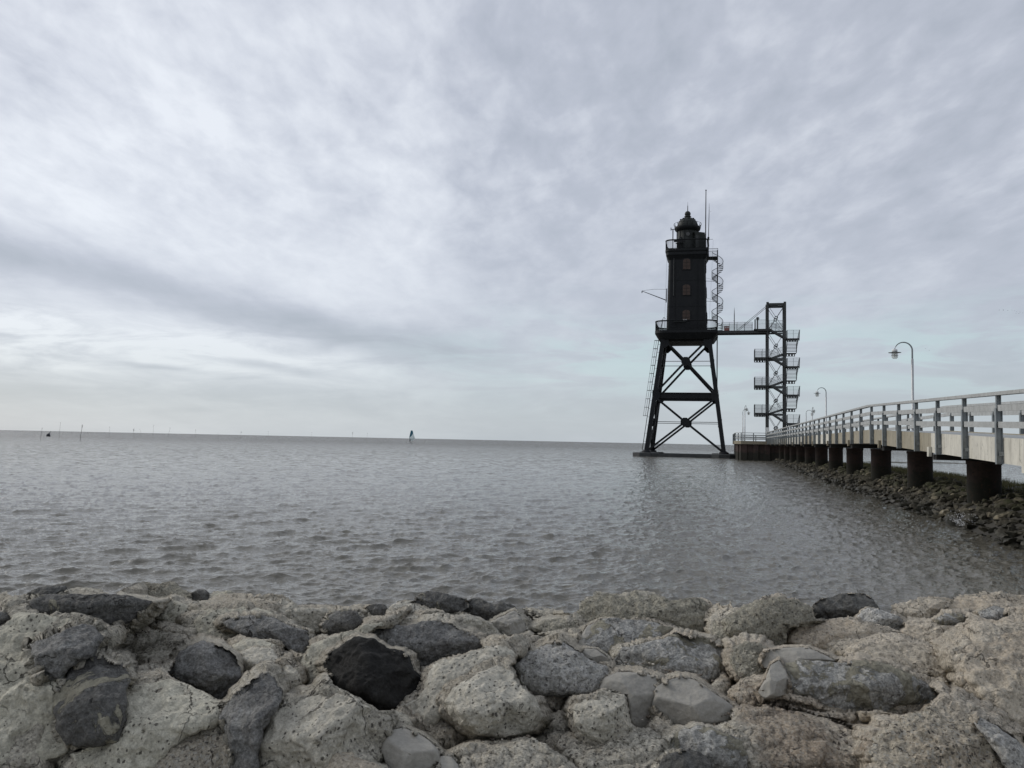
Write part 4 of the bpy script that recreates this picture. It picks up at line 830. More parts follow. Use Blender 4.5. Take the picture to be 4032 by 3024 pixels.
for k in range(4):
    cs, sn = round(math.cos(k * PI / 2)), round(math.sin(k * PI / 2))
    def T(x, y, z): return c3(x * cs - y * sn, x * sn + y * cs, z)      # face k: y = -half
    MB().bar(T(-4.1, -5.75, .12), T(4.1, -5.75, .12), 1.5, .62, PI / 2 if k % 2 == 9 else 0).build('foundation_beam', M['concrete_dark'], LH)
    h = half(ZM)
    mb = MB()
    for dz in (-.36, .36): mb.bar(T(-h + .25, -h, ZM + dz), T(h - .25, -h, ZM + dz), .34, .12)
    mb.bar(T(-h + .25, -h, ZM), T(h - .25, -h, ZM), .05, .66); mb.build('horizontal_girder', M['iron'], LH)
    for za, zb, zc_ in ((.95, ZM - .4, 5.30), (ZM + .5, 18.0, 14.6)):
        ha, hb, hc = half(za), half(zb), half(zc_)
        for s in (-1, 1):
            # each diagonal is a pair of bars meeting at the gusset
            mb = MB(); ct = np.array(T(0, -hc, zc_))
            for off in (-.16, .16):
                dv = np.array(T(0, off * 1.4, 0)) - np.array(T(0, 0, 0))
                mb.bar(np.array(T(s * (ha - .2), -ha, za)) + dv, ct + dv, .15, .28); mb.bar(ct + dv, np.array(T(-s * (hb - .2), -hb, zb)) + dv, .15, .28)
            mb.build('diagonal_brace', M['iron'], LH)
        g = [(math.cos(q + PI / 8) * .70, math.sin(q + PI / 8) * .70) for q in np.arange(8) * PI / 4]
        MB().rings([[T(x, -hc - .30, zc_ + z_) for x, z_ in g], [T(x, -hc + .30, zc_ + z_) for x, z_ in g]]).build('gusset_plate', M['iron'], LH)
        MB().tube([T(-hc, -hc, zc_), T(hc, -hc, zc_)], .045, 8).build('tie_rod', M['iron'], LH)
    for s in (-1, 1):      # corner gussets
        for z_, sc_ in ((ZM, .8), (17.6, .9)):
            hz_ = half(z_); g = [(-.3, -.95), (.45, -1.05), (1.05, -.5), (1.05, .5), (.45, 1.05), (-.3, .95)]
            MB().rings([[T(s * (hz_ - x * sc_), -hz_ - .34, z_ + y * sc_) for x, y in g], [T(s * (hz_ - x * sc_), -hz_ - .305, z_ + y * sc_) for x, y in g]]).build('corner_gusset', M['iron'], LH)
# gallery slab with tapering underside
MB().rings([rrect(3.9, 3.9, .8, 18.0, CA, CB), rrect(4.15, 4.15, 1.2, 18.05, CA, CB), rrect(4.75, 4.75, 1.7, 18.95, CA, CB), rrect(4.75, 4.75, 1.7, 19.36, CA, CB)]).build('gallery_floor', M['iron'], LH)
MB().rings([rrect(2.9, 3.2, .2, 17.75, CA, CB), rrect(2.9, 3.2, .2, 17.99, CA, CB)]).build('underfloor_frame', M['iron'], LH)
def gallery_rail(hx, hy, r_, z0, h_, nb_, parent, sw=.052, rails=(.08, .92, 1.)):
    lp = rrect(hx, hy, r_, 0, CA, CB, 8); P = [np.array(p[:2]) for p in lp]; seg = [np.linalg.norm(P[(i + 1) % len(P)] - P[i]) for i in range(len(P))]; tot = sum(seg)
    mr = MB()
    for f_ in rails: mr.tube([(p[0], p[1], z0 + h_ * f_) for p in P], .07 if f_ == 1. else .045, 6, closed=True)
    ra = mr.build('railing', M['iron'], parent); mb = MB()
    for k in range(nb_):
        s = k / nb_ * tot; i = 0
        while s > seg[i]: s -= seg[i]; i += 1
        p = P[i] + (P[(i + 1) % len(P)] - P[i]) * s / seg[i]; thick_ = .05 if k % 8 == 0 else sw
        mb.box(p[0] - thick_ / 2, p[0] + thick_ / 2, p[1] - thick_ / 2, p[1] + thick_ / 2, z0, z0 + h_)
    mb.build('balusters', M['iron'], ra)
gallery_rail(4.68, 4.68, 1.65, 19.34, 1.5, 176, LH)
# body
def bh(z): return 2.76 + .30 * ((31.0 - z) / 11.6) ** 1.25
zs_ = [19.3, 20.2, 21.5, 23.5, 26., 28.5, 30.6]
body = MB().rings([rrect(bh(z), bh(z), .55, z, CA, CB, 5) for z in zs_] + [rrect(2.95, 2.95, .6, 31.0, CA, CB, 5), rrect(3.2, 3.2, .75, 31.35, CA, CB, 5), rrect(3.2, 3.2, .75, 31.75, CA, CB, 5)], False).build('tower_body', M['iron'], LH)
mb = MB()
for z in (23.2, 27.3): mb.rings([rrect(bh(z) + .03, bh(z) + .03, .57, z, CA, CB, 5), rrect(bh(z) + .03, bh(z) + .03, .57, z + .10, CA, CB, 5)])
for k in range(4):
    cs, sn = round(math.cos(k * PI / 2)), round(math.sin(k * PI / 2))
    for x in (-1.7, 1.7):
        mb.bar(c3(x * cs + (bh(19.6) + .02) * sn, x * sn - (bh(19.6) + .02) * cs, 19.6), c3(x * cs + (bh(30.5) + .02) * sn, x * sn - (bh(30.5) + .02) * cs, 30.5), .10, .05)
mb.build('plate_seams', M['iron'], body)
def arch(w_, h_, n=8):
    pts = [(-w_ / 2, 0), (w_ / 2, 0)] + [(w_ / 2 * math.cos(q), h_ - w_ / 2 * .6 + w_ / 2 * .6 * math.sin(q)) for q in np.linspace(0, PI, n)]
    return pts
for k in range(4):
    cs, sn = round(math.cos(k * PI / 2)), round(math.sin(k * PI / 2))
    def T(x, y, z): return c3(x * cs - y * sn, x * sn + y * cs, z)
    for z0 in (21.0, 25.0, 29.05):
        yf = -(bh(z0) + .0); hh_ = 1.65; yt = -(bh(z0 + hh_)); tilt = lambda z_: yf + (yt - yf) * z_ / hh_
        A2 = arch(1.42, 1.90); A1 = arch(1.12, 1.65)
        fr = MB().rings([[T(x, tilt(z_) - .10, z0 - .1 + z_) for x, z_ in A2], [T(x, tilt(z_) + .05, z0 - .1 + z_) for x, z_ in A2]]).build('window', M['iron'], LH)
        MB().rings([[T(x, tilt(z_) - .13, z0 + z_) for x, z_ in A1], [T(x, tilt(z_) - .103, z0 + z_) for x, z_ in A1]]).build('shutter', M['shutter'], fr)
        mbw = MB(); mbw.bar(T(0, tilt(0) - .145, z0), T(0, tilt(1.6) - .145, z0 + 1.6), .05, .03)
        for z_ in (.5, 1.05): mbw.bar(T(-.56, tilt(z_) - .145, z0 + z_), T(.56, tilt(z_) - .145, z0 + z_), .04, .03)
        mbw.build('glazing_bar', M['iron2'], fr)
MB().tube([c3(-1.95, -3.0, 24.9), c3(-1.95, -2.85, 31.2)], .06, 8).build('drain_pipe', M['steel_dark'], LH)
MB().box(CA - 1.95, CA - .1, CB - 3.35, CB - 3.05, 20.75, 20.95).build('lamp_shelf', M['iron2'], LH)
for s_ in (0, 1, 2): MB().lathe([(.07, 20.955), (.09, 21.1), (.03, 21.18)], CA - .35 + .2 * s_, CB - 3.2, 8).build('small_lamp', M['whitepaint'], LH)
# upper gallery
MB().rings([rrect(2.9, 2.9, .6, 30.85, CA, CB), rrect(3.1, 3.1, .8, 31.2, CA, CB)]).build('cornice', M['iron'], LH)
MB().rings([rrect(3.22, 3.22, 1.1, 31.76, CA, CB), rrect(3.32, 3.32, 1.1, 31.95, CA, CB), rrect(3.32, 3.32, 1.1, 32.2, CA, CB)]).build('upper_gallery_floor', M['iron'], LH)
gallery_rail(3.26, 3.26, 1.05, 32.2, 1.5, 124, LH)
# lantern
lan = MB().lathe([(1.62, 32.2), (1.62, 33.9), (1.58, 33.95), (1.58, 36.2)], CA, CB, 24).build('lantern_room', M['iron2'], LH)
mb = MB()
for k in range(12):
    t_ = 2 * PI * (k + .5) / 12; mb.box(CA + 1.6 * math.cos(t_) - .04, CA + 1.6 * math.cos(t_) + .04, CB + 1.6 * math.sin(t_) - .04, CB + 1.6 * math.sin(t_) + .04, 33.9, 36.2)
mb.build('mullions', M['iron'], lan)
MB().lathe([(.28, -.04), (.28, .0)], 0, 0, 16)
pt = MB(); pt.tube([c3(.12, -1.66, 34.9), c3(.12, -1.58, 34.9)], .30, 18); pt.build('porthole', M['lantern_glass'], lan)
MB().lathe([(1.60, 35.6), (1.95, 35.85), (2.05, 36.2), (2.05, 36.32), (1.65, 36.32)], CA, CB, 28).build('dome_gallery', M['iron'], LH)
mb = MB()
for k in range(16):
    t_ = 2 * PI * k / 16; c_, s_ = math.cos(t_), math.sin(t_); mb.bar(c3(1.98 * c_, 1.98 * s_, 36.3), c3(2.15 * c_, 2.15 * s_, 36.85), .07)
mb.tube([c3(2.16 * math.cos(t_), 2.16 * math.sin(t_), 36.86) for t_ in np.linspace(0, 2 * PI, 32, endpoint=False)], .025, 6, closed=True)
mb.build('dome_railing', M['iron'], LH)
dm = [(1.66, 36.2)] + [(1.66 * math.cos(t_) ** .9, 36.3 + 1.62 * math.sin(t_)) for t_ in np.linspace(.05, 1.22, 10)] + [(.46, 37.95), (.46, 38.15)]
dome = MB().lathe(dm, CA, CB, 28).build('dome', M['iron2'], LH)
mb = MB()
for k in range(8):
    t_ = 2 * PI * (k + .5) / 8; c_, s_ = math.cos(t_), math.sin(t_); mb.tube([c3((r_ + .015) * c_, (r_ + .015) * s_, z_) for r_, z_ in dm[1:-2]], .028, 6)
mb.build('ribs', M['iron2'], dome)
for k in range(8):
    t_ = 2 * PI * (k + .25) / 8; c_, s_ = math.cos(t_), math.sin(t_)
    MB().lathe([(.07, 37.1 + .0), (.07, 37.55), (.14, 37.58), (.14, 37.64), (.05, 37.70)], CA + 1.10 * c_, CB + 1.10 * s_, 10).build('ventilator', M['iron'], dome)
ball = MB().lathe([(.52, 38.02), (.56, 38.08), (.50, 38.14), (.40, 38.2)] + [(.47 * math.cos(t_), 38.52 + .47 * math.sin(t_)) for t_ in np.linspace(-.7, 1.45, 12)], CA, CB, 22).build('ball_finial', M['iron2'], LH)
MB().tube([c3(0, 0, 38.9), c3(0, 0, 39.85), c3(0, 0, 39.9), c3(0, 0, 40.5)], [.07, .05, .025, .012], 8).build('spire', M['iron'], LH)
# annex on the right of the lantern, hood and equipment on the left
ax = MB().rings([[(CA + x, CB + y, z) for x, y in ((1.2, -1.9), (2.72, -1.9), (2.72, .9), (1.2, .9))] for z in (32.2, 34.9)] + [[(CA + x, CB + y, z) for x, y, z in ((1.0, -1.9, 35.25), (2.72, -1.9, 34.95), (2.72, .9, 34.95), (1.0, .9, 35.25))]]).build('lantern_annex', M['iron2'], LH)
MB().box(CA + 1.35, CA + 1.75, CB - 1.93, CB - 1.903, 32.6, 34.6).build('annex_panel', M['steel_dark'], ax)
MB().lathe([(.5, 32.2), (.5, 33.5), (.62, 33.52), (.62, 33.58), (.42, 33.65), (.40, 34.0), (.2, 34.4), (.06, 34.7)], CA - 1.15, CB - 1.3, 16).build('fog_signal', M['steel_dark'], LH)
MB().box(CA - 1.95, CA - .2, CB - 3.45, CB - 3.28, 33.28, 33.50).build('signal_bar', M['iron'], LH)
MB().tube([c3(-1.62, -1.0, 32.2), c3(-1.62, -1.0, 36.)], .05, 8).build('conduit', M['iron'], LH)
# T shaped aerial post
mb = MB().tube([c3(-2.12, -3.0, 32.2), c3(-2.12, -3.0, 35.4)], .075, 8); mb.bar(c3(-2.42, -3., 35.38), c3(-1.82, -3., 35.38), .09)
for x in (-2.42, -1.82): mb.box(CA + x - .05, CA + x + .05, CB - 3.05, CB - 2.95, 35.2, 35.65)
mb.build('radio_post', M['iron'], LH)
MB().tube([c3(2.85, -2.9, 31.9), c3(2.85, -2.9, 37.), c3(2.87, -2.9, 41.3)], [.085, .075, .06], 8).build('flag_mast', M['iron'], LH)
MB().lathe([(.05, 41.3), (.12, 41.32), (.10, 41.42), (.02, 41.45)], CA + 2.87, CB - 2.9, 8).build('mast_cap', M['iron'], LH)
mb = MB().tube([c3(3.25, -2.9, 32.), c3(3.28, -2.9, 33.9), c3(3.36, -2.9, 37.9), c3(3.37, -2.9, 39.3)], [.06, .055, .04, .012], 8); mb.box(CA + 3.12, CA + 3.42, CB - 3.05, CB - 2.75, 33.5, 33.95)
mb.bar(c3(3.3, -2.9, 33.6), c3(3.95, -2.9, 33.6), .04); mb.build('whip_antenna', M['iron'], LH)
MB().bar(c3(3.30, -2.9, 30.9), c3(3.15, -2.9, 33.5), .16).build('antenna_bracket', M['iron'], LH)
# davit crane on the left
mb = MB().tube([c3(-3.12, -2.2, 24.0), c3(-3.05, -2.2, 26.2)], .07, 8); mb.build('davit_post', M['iron'], LH)
mb = MB().tube([c3(-3.10, -2.2, 24.35), c3(-6.85, -2.5, 25.85)], [.07, .045], 8); mb.build('davit_arm', M['iron'], LH)
mb = MB().tube([c3(-3.05, -2.2, 26.1), c3(-5., -2.3, 26.12), c3(-6.85, -2.5, 25.9)], .022, 6); mb.box(CA - 6.93, CA - 6.80, CB - 2.57, CB - 2.43, 25.55, 25.85); mb.build('davit_stay', M['iron'], LH)
MB().tube([c3(-3.35, -2.4, 20.), c3(-3.05, -2.4, 31.2)], .014, 5).build('guy_wire', M['wire'], LH)
MB().tube([c3(3.45, -2.4, 21.), c3(4.0, -2.4, 33.6)], .010, 5).build('guy_wire', M['wire'], LH)
# caged ladder down the left front leg
mb = MB(); zz_ = np.linspace(1.0, 18.2, 42)
def lad(z): return -half(z) - .72, -half(z) + .9
for dy_ in (-.22, .22): mb.tube([c3(lad(z)[0] + .0, lad(z)[1] + dy_, z) for z in (1., 18.2)], .035, 6)
for dx_ in (0,): pass
for z in zz_: mb.bar(c3(lad(z)[0], lad(z)[1] - .22, z), c3(lad(z)[0], lad(z)[1] + .22, z), .03)
for z in zz_[::3]: mb.bar(c3(lad(z)[0], lad(z)[1], z), c3(-half(z) - .28, lad(z)[1], z), .04)
ld = mb.build('ladder', M['steel_dark'], LH); mb = MB()
for z in np.linspace(6.2, 18., 10):
    x0, y0_ = lad(z); mb.tube([c3(x0 - .72 * math.sin(t_) * .9, y0_ + .34 * math.cos(t_), z) for t_ in np.linspace(0, PI, 12)], .03, 6)
for t_ in np.linspace(.5, PI - .5, 4):
    mb.tube([c3(lad(z)[0] - .72 * math.sin(t_) * .9, lad(z)[1] + .34 * math.cos(t_), z) for z in (6.2, 18.)], .014, 5)
mb.build('ladder_cage', M['steel_dark'], ld)
mb = MB()
for dx_ in (-.18, .18):
    mb.tube([c3(-3.75 + dx_ * .2, -4.2 + dx_, 19.4), c3(-3.55 + dx_ * .2, -4.2 + dx_, 21.0), c3(-3.35, -4.2 + dx_, 21.35), c3(-3.1, -4.1 + dx_, 21.2)], .035, 6)
for z in np.arange(19.6, 21., .3): mb.bar(c3(-3.72 + (z - 19.4) * .12, -4.4, z), c3(-3.72 + (z - 19.4) * .12, -4.0, z), .03)
mb.build('gallery_ladder', M['steel_dark'], LH)
# spiral staircase on the right
SA, SB, SR = 4.64, 0.2, .86
sp = Root.__new__(Root); sp.e = D.objects.new('spiral_staircase', None); COL.objects.link(sp.e); sp.e.parent = LH.e; sp.e.location = (SA, SB, 19.3); sp.o = np.array([CA + SA, CB + SB, 19.3]); sp.e.empty_display_size = .3
MB().tube([c3(SA, SB, 4.5 + 5.), c3(SA, SB, 32.6)], .085, 10).build('centre_pole', M['iron'], sp)
ZT, TURN, nst = 31.15, 3.17, 14
n_all = int((ZT - 19.5) / (TURN / nst)); ph0 = PI * 1.02
def sang(z): return ph0 + (ZT - z) / TURN * 2 * PI * 1.
for k in range(n_all):
    z = ZT - (k + 1) * TURN / nst; t_ = sang(z); dt = 2 * PI / nst * .50
    pts = [(.07, -dt * .5), (SR, -dt), (SR, dt), (.07, dt * .5)]
    L0 = [c3(SA + r_ * math.cos(t_ + q), SB + r_ * math.sin(t_ + q), z) for r_, q in pts]; L1 = [(x, y, z_ + .075) for x, y, z_ in L0]
    MB().rings([L0, L1]).build('step', M['iron'], sp)
zz2 = np.linspace(19.6, ZT - .1, 150)
hr = MB().tube([c3(SA + SR * math.cos(sang(z)), SB + SR * math.sin(sang(z)), z + 1.15) for z in zz2], .042, 6).build('handrail', M['iron'], sp)
mb = MB()
for z in np.linspace(19.6, ZT - .1, 104):
    x, y = SA + SR * math.cos(sang(z)), SB + SR * math.sin(sang(z)); mb.box(CA + x - .011, CA + x + .011, CB + y - .011, CB + y + .011, z, z + 1.15)
mb.build('balusters', M['iron'], sp)
top = MB().box(CA + 2.9, CA + SA + .08, CB - .9, CB + .9, 31.15, 31.36).build('landing', M['iron'], sp)
mb = MB()
for y in (-.9, .9):
    mb.bar(c3(3.25, y, 32.6), c3(SA + .05, y, 32.6), .05)
    for x in np.linspace(3.3, SA, 9): mb.box(CA + x - .012, CA + x + .012, CB + y - .012, CB + y + .012, 31.36, 32.6)
mb.bar(c3(SA + .05, -.9, 32.6), c3(SA + .05, -.05, 32.6), .05); mb.build('landing_rail', M['iron'], top)
for z in (24.4, 27.6):
    MB().tube([c3(bh(z) - .05, SB, z + .1), c3(SA, SB, z)], .03, 6).build('stair_bracket', M['iron'], sp); MB().tube([c3(bh(z) - .05, SB + .6, z + .75), c3(SA - .8, SB, z + .3)], .015, 6).build('stair_bracket', M['iron'], sp)

# ------------------------------------------------------------------ stair tower
ST = Root('stair_tower', 8.1, 131.7, 0, 'open dark steel stair tower with zigzag flights between tall columns', 'stair tower')
CL_, CR_, SF, SK = 6.88, 9.36, 130.5, 132.9; TOPZ = 23.55; DK = 2.56
for a in (CL_, CR_):
    for b_ in (SF, SK): MB().tube([(a, b_, DK), (a, b_, TOPZ)], .19, 14).build('column', M['steel_dark'], ST)
for z, h_ in ((TOPZ - .35, .34), ):
    for b_ in (SF, SK): MB().bar((CL_ + .19, b_, z), (CR_ - .19, b_, z), .26, h_).build('top_beam', M['steel_dark'], ST)
    for a in (CL_, CR_): MB().bar((a, SF + .19, z), (a, SK - .19, z), .26, h_).build('top_beam', M['steel_dark'], ST)
    mb = MB().bar((CL_ + .2, SF + .2, z), (CR_ - .2, SK - .2, z), .10); mb.bar((CL_ + .2, SK - .2, z + .11), (CR_ - .2, SF + .2, z + .11), .10); mb.build('roof_brace', M['steel_dark'], ST)
levels_r = [18.0, 13.85, 9.63, 5.42]; levels_l = [19.3, 15.2, 11.0, 6.88]
spans = [(19.35, 23.0), (15.1, 18.9), (10.9, 14.9), (6.8, 10.7), (2.7, 6.6)]
for z0, z1 in spans:
    zc_ = (z0 + z1) / 2; ac = (CL_ + CR_) / 2
    for b_ in (SF, SK):
        mb = MB()
        for sa in (-1, 1):
            for sz_ in (-1, 1):
                d = np.array([sa * (CR_ - CL_) / 2 * .93, 0, sz_ * (z1 - z0) / 2]); u_ = d / np.linalg.norm(d); c_ = np.array([ac, b_, zc_]); mb.tube([c_ + u_ * .2, c_ + d], .032, 6)
        br = mb.build('rod_bracing', M['steel_dark'], ST)
        MB().tube([(ac + .20 * math.cos(q), b_, zc_ + .20 * math.sin(q)) for q in np.linspace(0, 2 * PI, 20, endpoint=False)], .062, 8, closed=True).build('ring', M['iron'], br)
def panel(p, q, h_, name='guard', par=ST, mesh=True):
    """guardrail: posts, top rail and a sheet of fine mesh from p to q (floor points)"""
    p = np.array(p, float); q = np.array(q, float); up = np.array([0, 0, h_]); mb = MB(); mb.bar(p + up, q + up, .035); mb.bar(p + up * .55, q + up * .55, .02); L_ = np.linalg.norm(q - p); n_ = max(1, int(round(L_ / 1.1)))
    for k in range(n_ + 1): c_ = p + (q - p) * k / n_; mb.bar(c_, c_ + up, .045)
    g = mb.build(name, M['wire'], par)
    if mesh: MB().add([p + up * .04, q + up * .04, q + up * .97, p + up * .97], [(0, 1, 2, 3)]).build('mesh_panel', M['mesh'], g)
    return g
def plank(name, a0, a1, b0, b1, z, side=None):
    MB().box(a0, a1, b0, b1, z - .06, z).build(name, M['steel_dark'], ST)
AO = CR_ + .30; AOR = 11.38; ALF = 5.0
def stringer_flight(p, q, w_vec, nstep, name='flight'):
    p = np.array(p, float); q = np.array(q, float); wv_ = np.array(w_vec, float); mb = MB()
    for o_ in (np.zeros(3), wv_): mb.bar(p + o_, q + o_, .07, .30)
    f_ = mb.build(name, M['steel_dark'], ST); u_ = wv_ / np.linalg.norm(wv_)
    run = (q - p) * np.array([1, 1, 0]); run = run / np.linalg.norm(run) * .27; ms = []
    for k in range(nstep):
        c_ = p + (q - p) * (k + .5) / nstep; mb = MB(); L0 = [c_ + u_ * .05 - run / 2, c_ - u_ * .05 + wv_ - run / 2, c_ - u_ * .05 + wv_ + run / 2, c_ + u_ * .05 + run / 2]
        mb.rings([[tuple(x) for x in L0], [tuple(x + np.array([0, 0, .05])) for x in L0]]); mb.build('step', M['steel_dark'], f_)
    return f_
def holed_beam(a0, a1, b_, z):
    """beam web with a row of round holes, seen against the sky"""
    n_ = max(3, int(round((a1 - a0) / .42))); mb = MB(); mb.box(a0, a1, b_ - .05, b_ + .05, z - .10, z); mb.box(a0, a1, b_ - .05, b_ + .05, z - .42, z - .36); st = (a1 - a0) / n_
    for k in range(n_ + 1):
        x = a0 + st * k; w_ = .13; mb.box(max(a0, x - w_), min(a1, x + w_), b_ - .045, b_ + .045, z - .36, z - .10)
    return mb.build('cellular_beam', M['steel_dark'], ST)
for i, (zl, zr) in enumerate(zip(levels_l, levels_r)):
    znext = levels_l[i + 1] if i < 3 else DK
    # left landing
    a0 = ALF if i > 0 else 5.4
    MB().box(a0, CL_ + .45, SF - .35, SK + .35, zl - .12, zl).build('landing', M['steel_dark'], ST)
    MB().bar((CL_ + .2, SF, zl - .22), (CR_ - .2, SF, zl - .22), .10, .24).build('floor_beam', M['steel_dark'], ST)
    MB().bar((CL_ + .2, SK, zl - .22), (CR_ - .2, SK, zl - .22), .10, .24).build('floor_beam', M['steel_dark'], ST)
    if i > 0:
        holed_beam(a0 + .05, CL_ - .22, SK, zl - .125); holed_beam(a0 + .05, CL_ - .22, SF - .28, zl - .125)
        MB().box(a0 - .0, a0 + .08, SF - .35, SK + .35, zl - .42, zl + 1.22).build('side_screen', M['steel_dark'], ST) if False else None
        mbs = MB()
        for b_ in np.linspace(SF - .33, SK + .33, 22): mbs.bar((a0 + .03, b_, zl - .4), (a0 + .03, b_, zl + 1.25), .035)
        mbs.bar((a0 + .03, SF - .35, zl + 1.25), (a0 + .03, SK + .35, zl + 1.25), .05); mbs.build('end_railing', M['steel_dark'], ST)
        panel((a0 + .06, SF - .33, zl), (CL_ + .3, SF - .33, zl), 1.22)
        panel((a0 + .06, SK + .33, zl), (CL_ + .3, SK + .33, zl), 1.22)
    # front flight down to the right
    stringer_flight((CL_ + .55, SF - .35, zl - .12), (AO - .1, SF - .35, zr - .08), (0, .85, 0), 7)
    panel((CL_ + .55, SF - .37, zl), (AO - .1, SF - .37, zr), 1.1)
    # right front landing
    MB().box(AO - .12, AOR, SF - .40, SF + .55, zr - .12, zr).build('landing', M['steel_dark'], ST)
    holed_beam(AO, AOR - .2, SF - .34, zr - .125)
    panel((AO, SF - .38, zr), (AOR, SF - .38, zr), 1.22)
    mbs = MB()
    for b_ in np.linspace(SF - .38, SF + .55, 9): mbs.bar((AOR, b_, zr - .3), (AOR + .06, b_, zr + 1.25), .035)
    mbs.bar((AOR + .06, SF - .4, zr + 1.25), (AOR + .06, SF + .55, zr + 1.25), .05); mbs.build('end_railing', M['steel_dark'], ST)
    MB().bar((AO - .02, SF - .4, zr), (AO - .02, SF - .4, zr + 1.2), .10).build('corner_post', M['steel_dark'], ST)
    # flight going back
    zb_ = zr - 1.95
    stringer_flight((AO + .05, SF + .55, zr - .1), (AO + .05, SK - .35, zb_ + .1), (1.45, 0, 0), 9)
    mbs = MB(); mbs.bar((AOR + .02, SF + .5, zr + 1.1), (AOR - .25, SK, zb_ + 1.1), .05)
    for q in np.linspace(0, 1, 9): mbs.bar((AOR + .02 - .27 * q, SF + .5 + (SK - SF - .5) * q, zr + (zb_ - zr) * q), (AOR + .02 - .27 * q, SF + .5 + (SK - SF - .5) * q, zr + (zb_ - zr) * q + 1.1), .03)
    mbs.build('handrail', M['steel_dark'], ST)
    MB().box(AO - .12, AOR - .25, SK - .5, SK + .4, zb_ - .12, zb_).build('landing', M['steel_dark'], ST)
    holed_beam(AO, AOR - .45, SK - .46, zb_ - .125)
    # back flight down to the left landing
    stringer_flight((AO - .1, SK - .48, zb_ - .08), (CL_ + .5, SK - .48, znext - .02), (0, .85, 0), 6)
    panel((CL_ + .5, SK - .5, znext), (AO - .1, SK - .5, zb_), 1.1)
    for a, nm in ((AO + .9, 0),): MB().bar((CR_, SF, zr - .25), (AOR - .2, SF, zr - .25), .12, .16).build('bracket', M['steel_dark'], ST)
MB().box(CL_ - .28, CL_ + .22, SF - .24, SF - .205, 3.6, 4.7).build('notice_board', M['whitepaint'], ST)

# footbridge from tower gallery to stair tower
FB = Root('footbridge', 3., 131.7, 19.3, 'steel footbridge joining the lighthouse gallery to the stair tower', 'footbridge')
MB().box(-.45, 6.7, 130.7, 132.7, 19.24, 19.33).build('deck', M['steel_dark'], FB)
for b_ in (130.66, 132.74): MB().bar((-.45, b_, 19.06), (7.2, b_, 19.06), .12, .36).build('girder', M['steel_dark'], FB)
MB().box(4.9, 7.5, 130.3, 132.9, 19.335, 19.50).build('end_platform', M['steel_dark'], FB)
mb = MB()
for a in np.arange(0., 6.6, 1.1): mb.box(a, a + .1, 130.72, 132.68, 19.0, 19.235)
mb.build('crossbeams', M['steel_dark'], FB)
panel((.2, 130.7, 19.33), (4.7, 130.7, 19.33), 1.25, 'guard', FB); panel((.2, 132.7, 19.33), (4.7, 132.7, 19.33), 1.25, 'guard', FB)
panel((5.3, 130.35, 19.5), (6.7, 130.35, 19.5), 1.35, 'guard', FB); panel((7.1, 130.35, 19.5), (9.2, 130.35, 19.4), 1.3, 'guard', FB); panel((7.1, 132.85, 19.4), (9.2, 132.85, 19.4), 1.2, 'guard', FB)
for b_ in (130.62, 132.78): MB().tube([(2.45, b_, 19.35), (CL_ - .1, b_ if b_ > 132 else b_, TOPZ - .5)], .035, 6).build('stay_cable', M['steel_dark'], FB)
rb = Root('red_box', .95, 131., 19.34, 'faded red box with two pale stickers on the footbridge beside the spiral stair', 'box')
MB().box(.55, 1.32, 130.85, 131.2, 19.34, 20.02).build('body', M['redbox'], rb)
for a in (.70, 1.02): MB().box(a, a + .2, 130.82, 130.847, 19.72, 19.93).build('sticker', M['whitepaint'], rb)
MB().box(.53, 1.34, 130.83, 131.22, 20.022, 20.06).build('lid', M['steel_dark'], rb)
fm = Root('slim_mast', 2.05, 130.9, 19.33, 'slim pointed mast standing alone on the footbridge', 'mast')
MB().tube([(2.05, 130.9, 19.33), (2.05, 130.9, 21.7), (2.05, 130.9, 22.15), (2.05, 130.9, 22.9)], [.06, .06, .045, .01], 8).build('pole', M['steel_dark'], fm)
MB().bar((1.92, 130.9, 20.85), (2.05, 130.9, 20.85), .06).build('clamp', M['steel_dark'], fm)
bk = Root('searchlight', 5.45, 130.8, 19.5, 'round headed searchlight on a post by the stair tower end of the footbridge', 'searchlight')
MB().tube([(5.45, 130.8, 19.5), (5.45, 130.8, 20.95)], .09, 8).build('post', M['steel_dark'], bk)
hd = MB().tube([(5.45, 130.60, 21.1), (5.45, 130.95, 21.1)], .2, 14).build('head', M['steel_dark'], bk)
MB().tube([(5.45 + .26 * math.cos(q), 130.78, 21.1 + .26 * math.sin(q)) for q in np.linspace(0, 2 * PI, 18, endpoint=False)], .02, 6, closed=True).build('rim', M['steel_dark'], hd)
bk = Root('gate_post', 5.1, 130.7, 19.4, 'thick dark gate post left of the searchlight on the footbridge', 'post')
MB().bar((5.08, 130.7, 19.4), (5.08, 130.7, 20.9), .17).build('post', M['iron'], bk); MB().lathe([(.1, 20.905), (.12, 20.94), (.03, 21.)], 5.08, 130.7, 10).build('cap', M['iron'], bk)

# ------------------------------------------------------------------ windsurfer
pw = at(1614, 1739, 400.); pw[2] = 0.
ws = empty('windsurf_board', (float(pw[0]), 400., 0.)); tag(ws, 'windsurf rig with teal and pale sail far out on the water', 'windsurf board')
MB().rings([[(x * s, y * s, z) for x, y in ((-1.25, 0), (-1.0, .28), (-.2, .34), (.8, .26), (1.2, .1), (1.2, -.1), (.8, -.26), (-.2, -.34), (-1., -.28))] for z, s in ((-.02, .8), (.08, 1.), (.18, .9))], True).build('board', M['whitepaint'], ws)
mast = [(-.05 + .0, 0, .2), (-.42, 0, 1.6), (-.38, 0, 3.2), (.0, 0, 4.8), (.35, 0, 5.6)]
mast = [(.0, 0, .2), (-.30, 0, 1.3), (-.30, 0, 2.6), (.05, 0, 4.4), (.30, 0, 5.7)]
MB().tube(mast, [.05, .045, .04, .03, .02], 8).build('mast', M['wire'], ws)
lu = np.array(mast); 
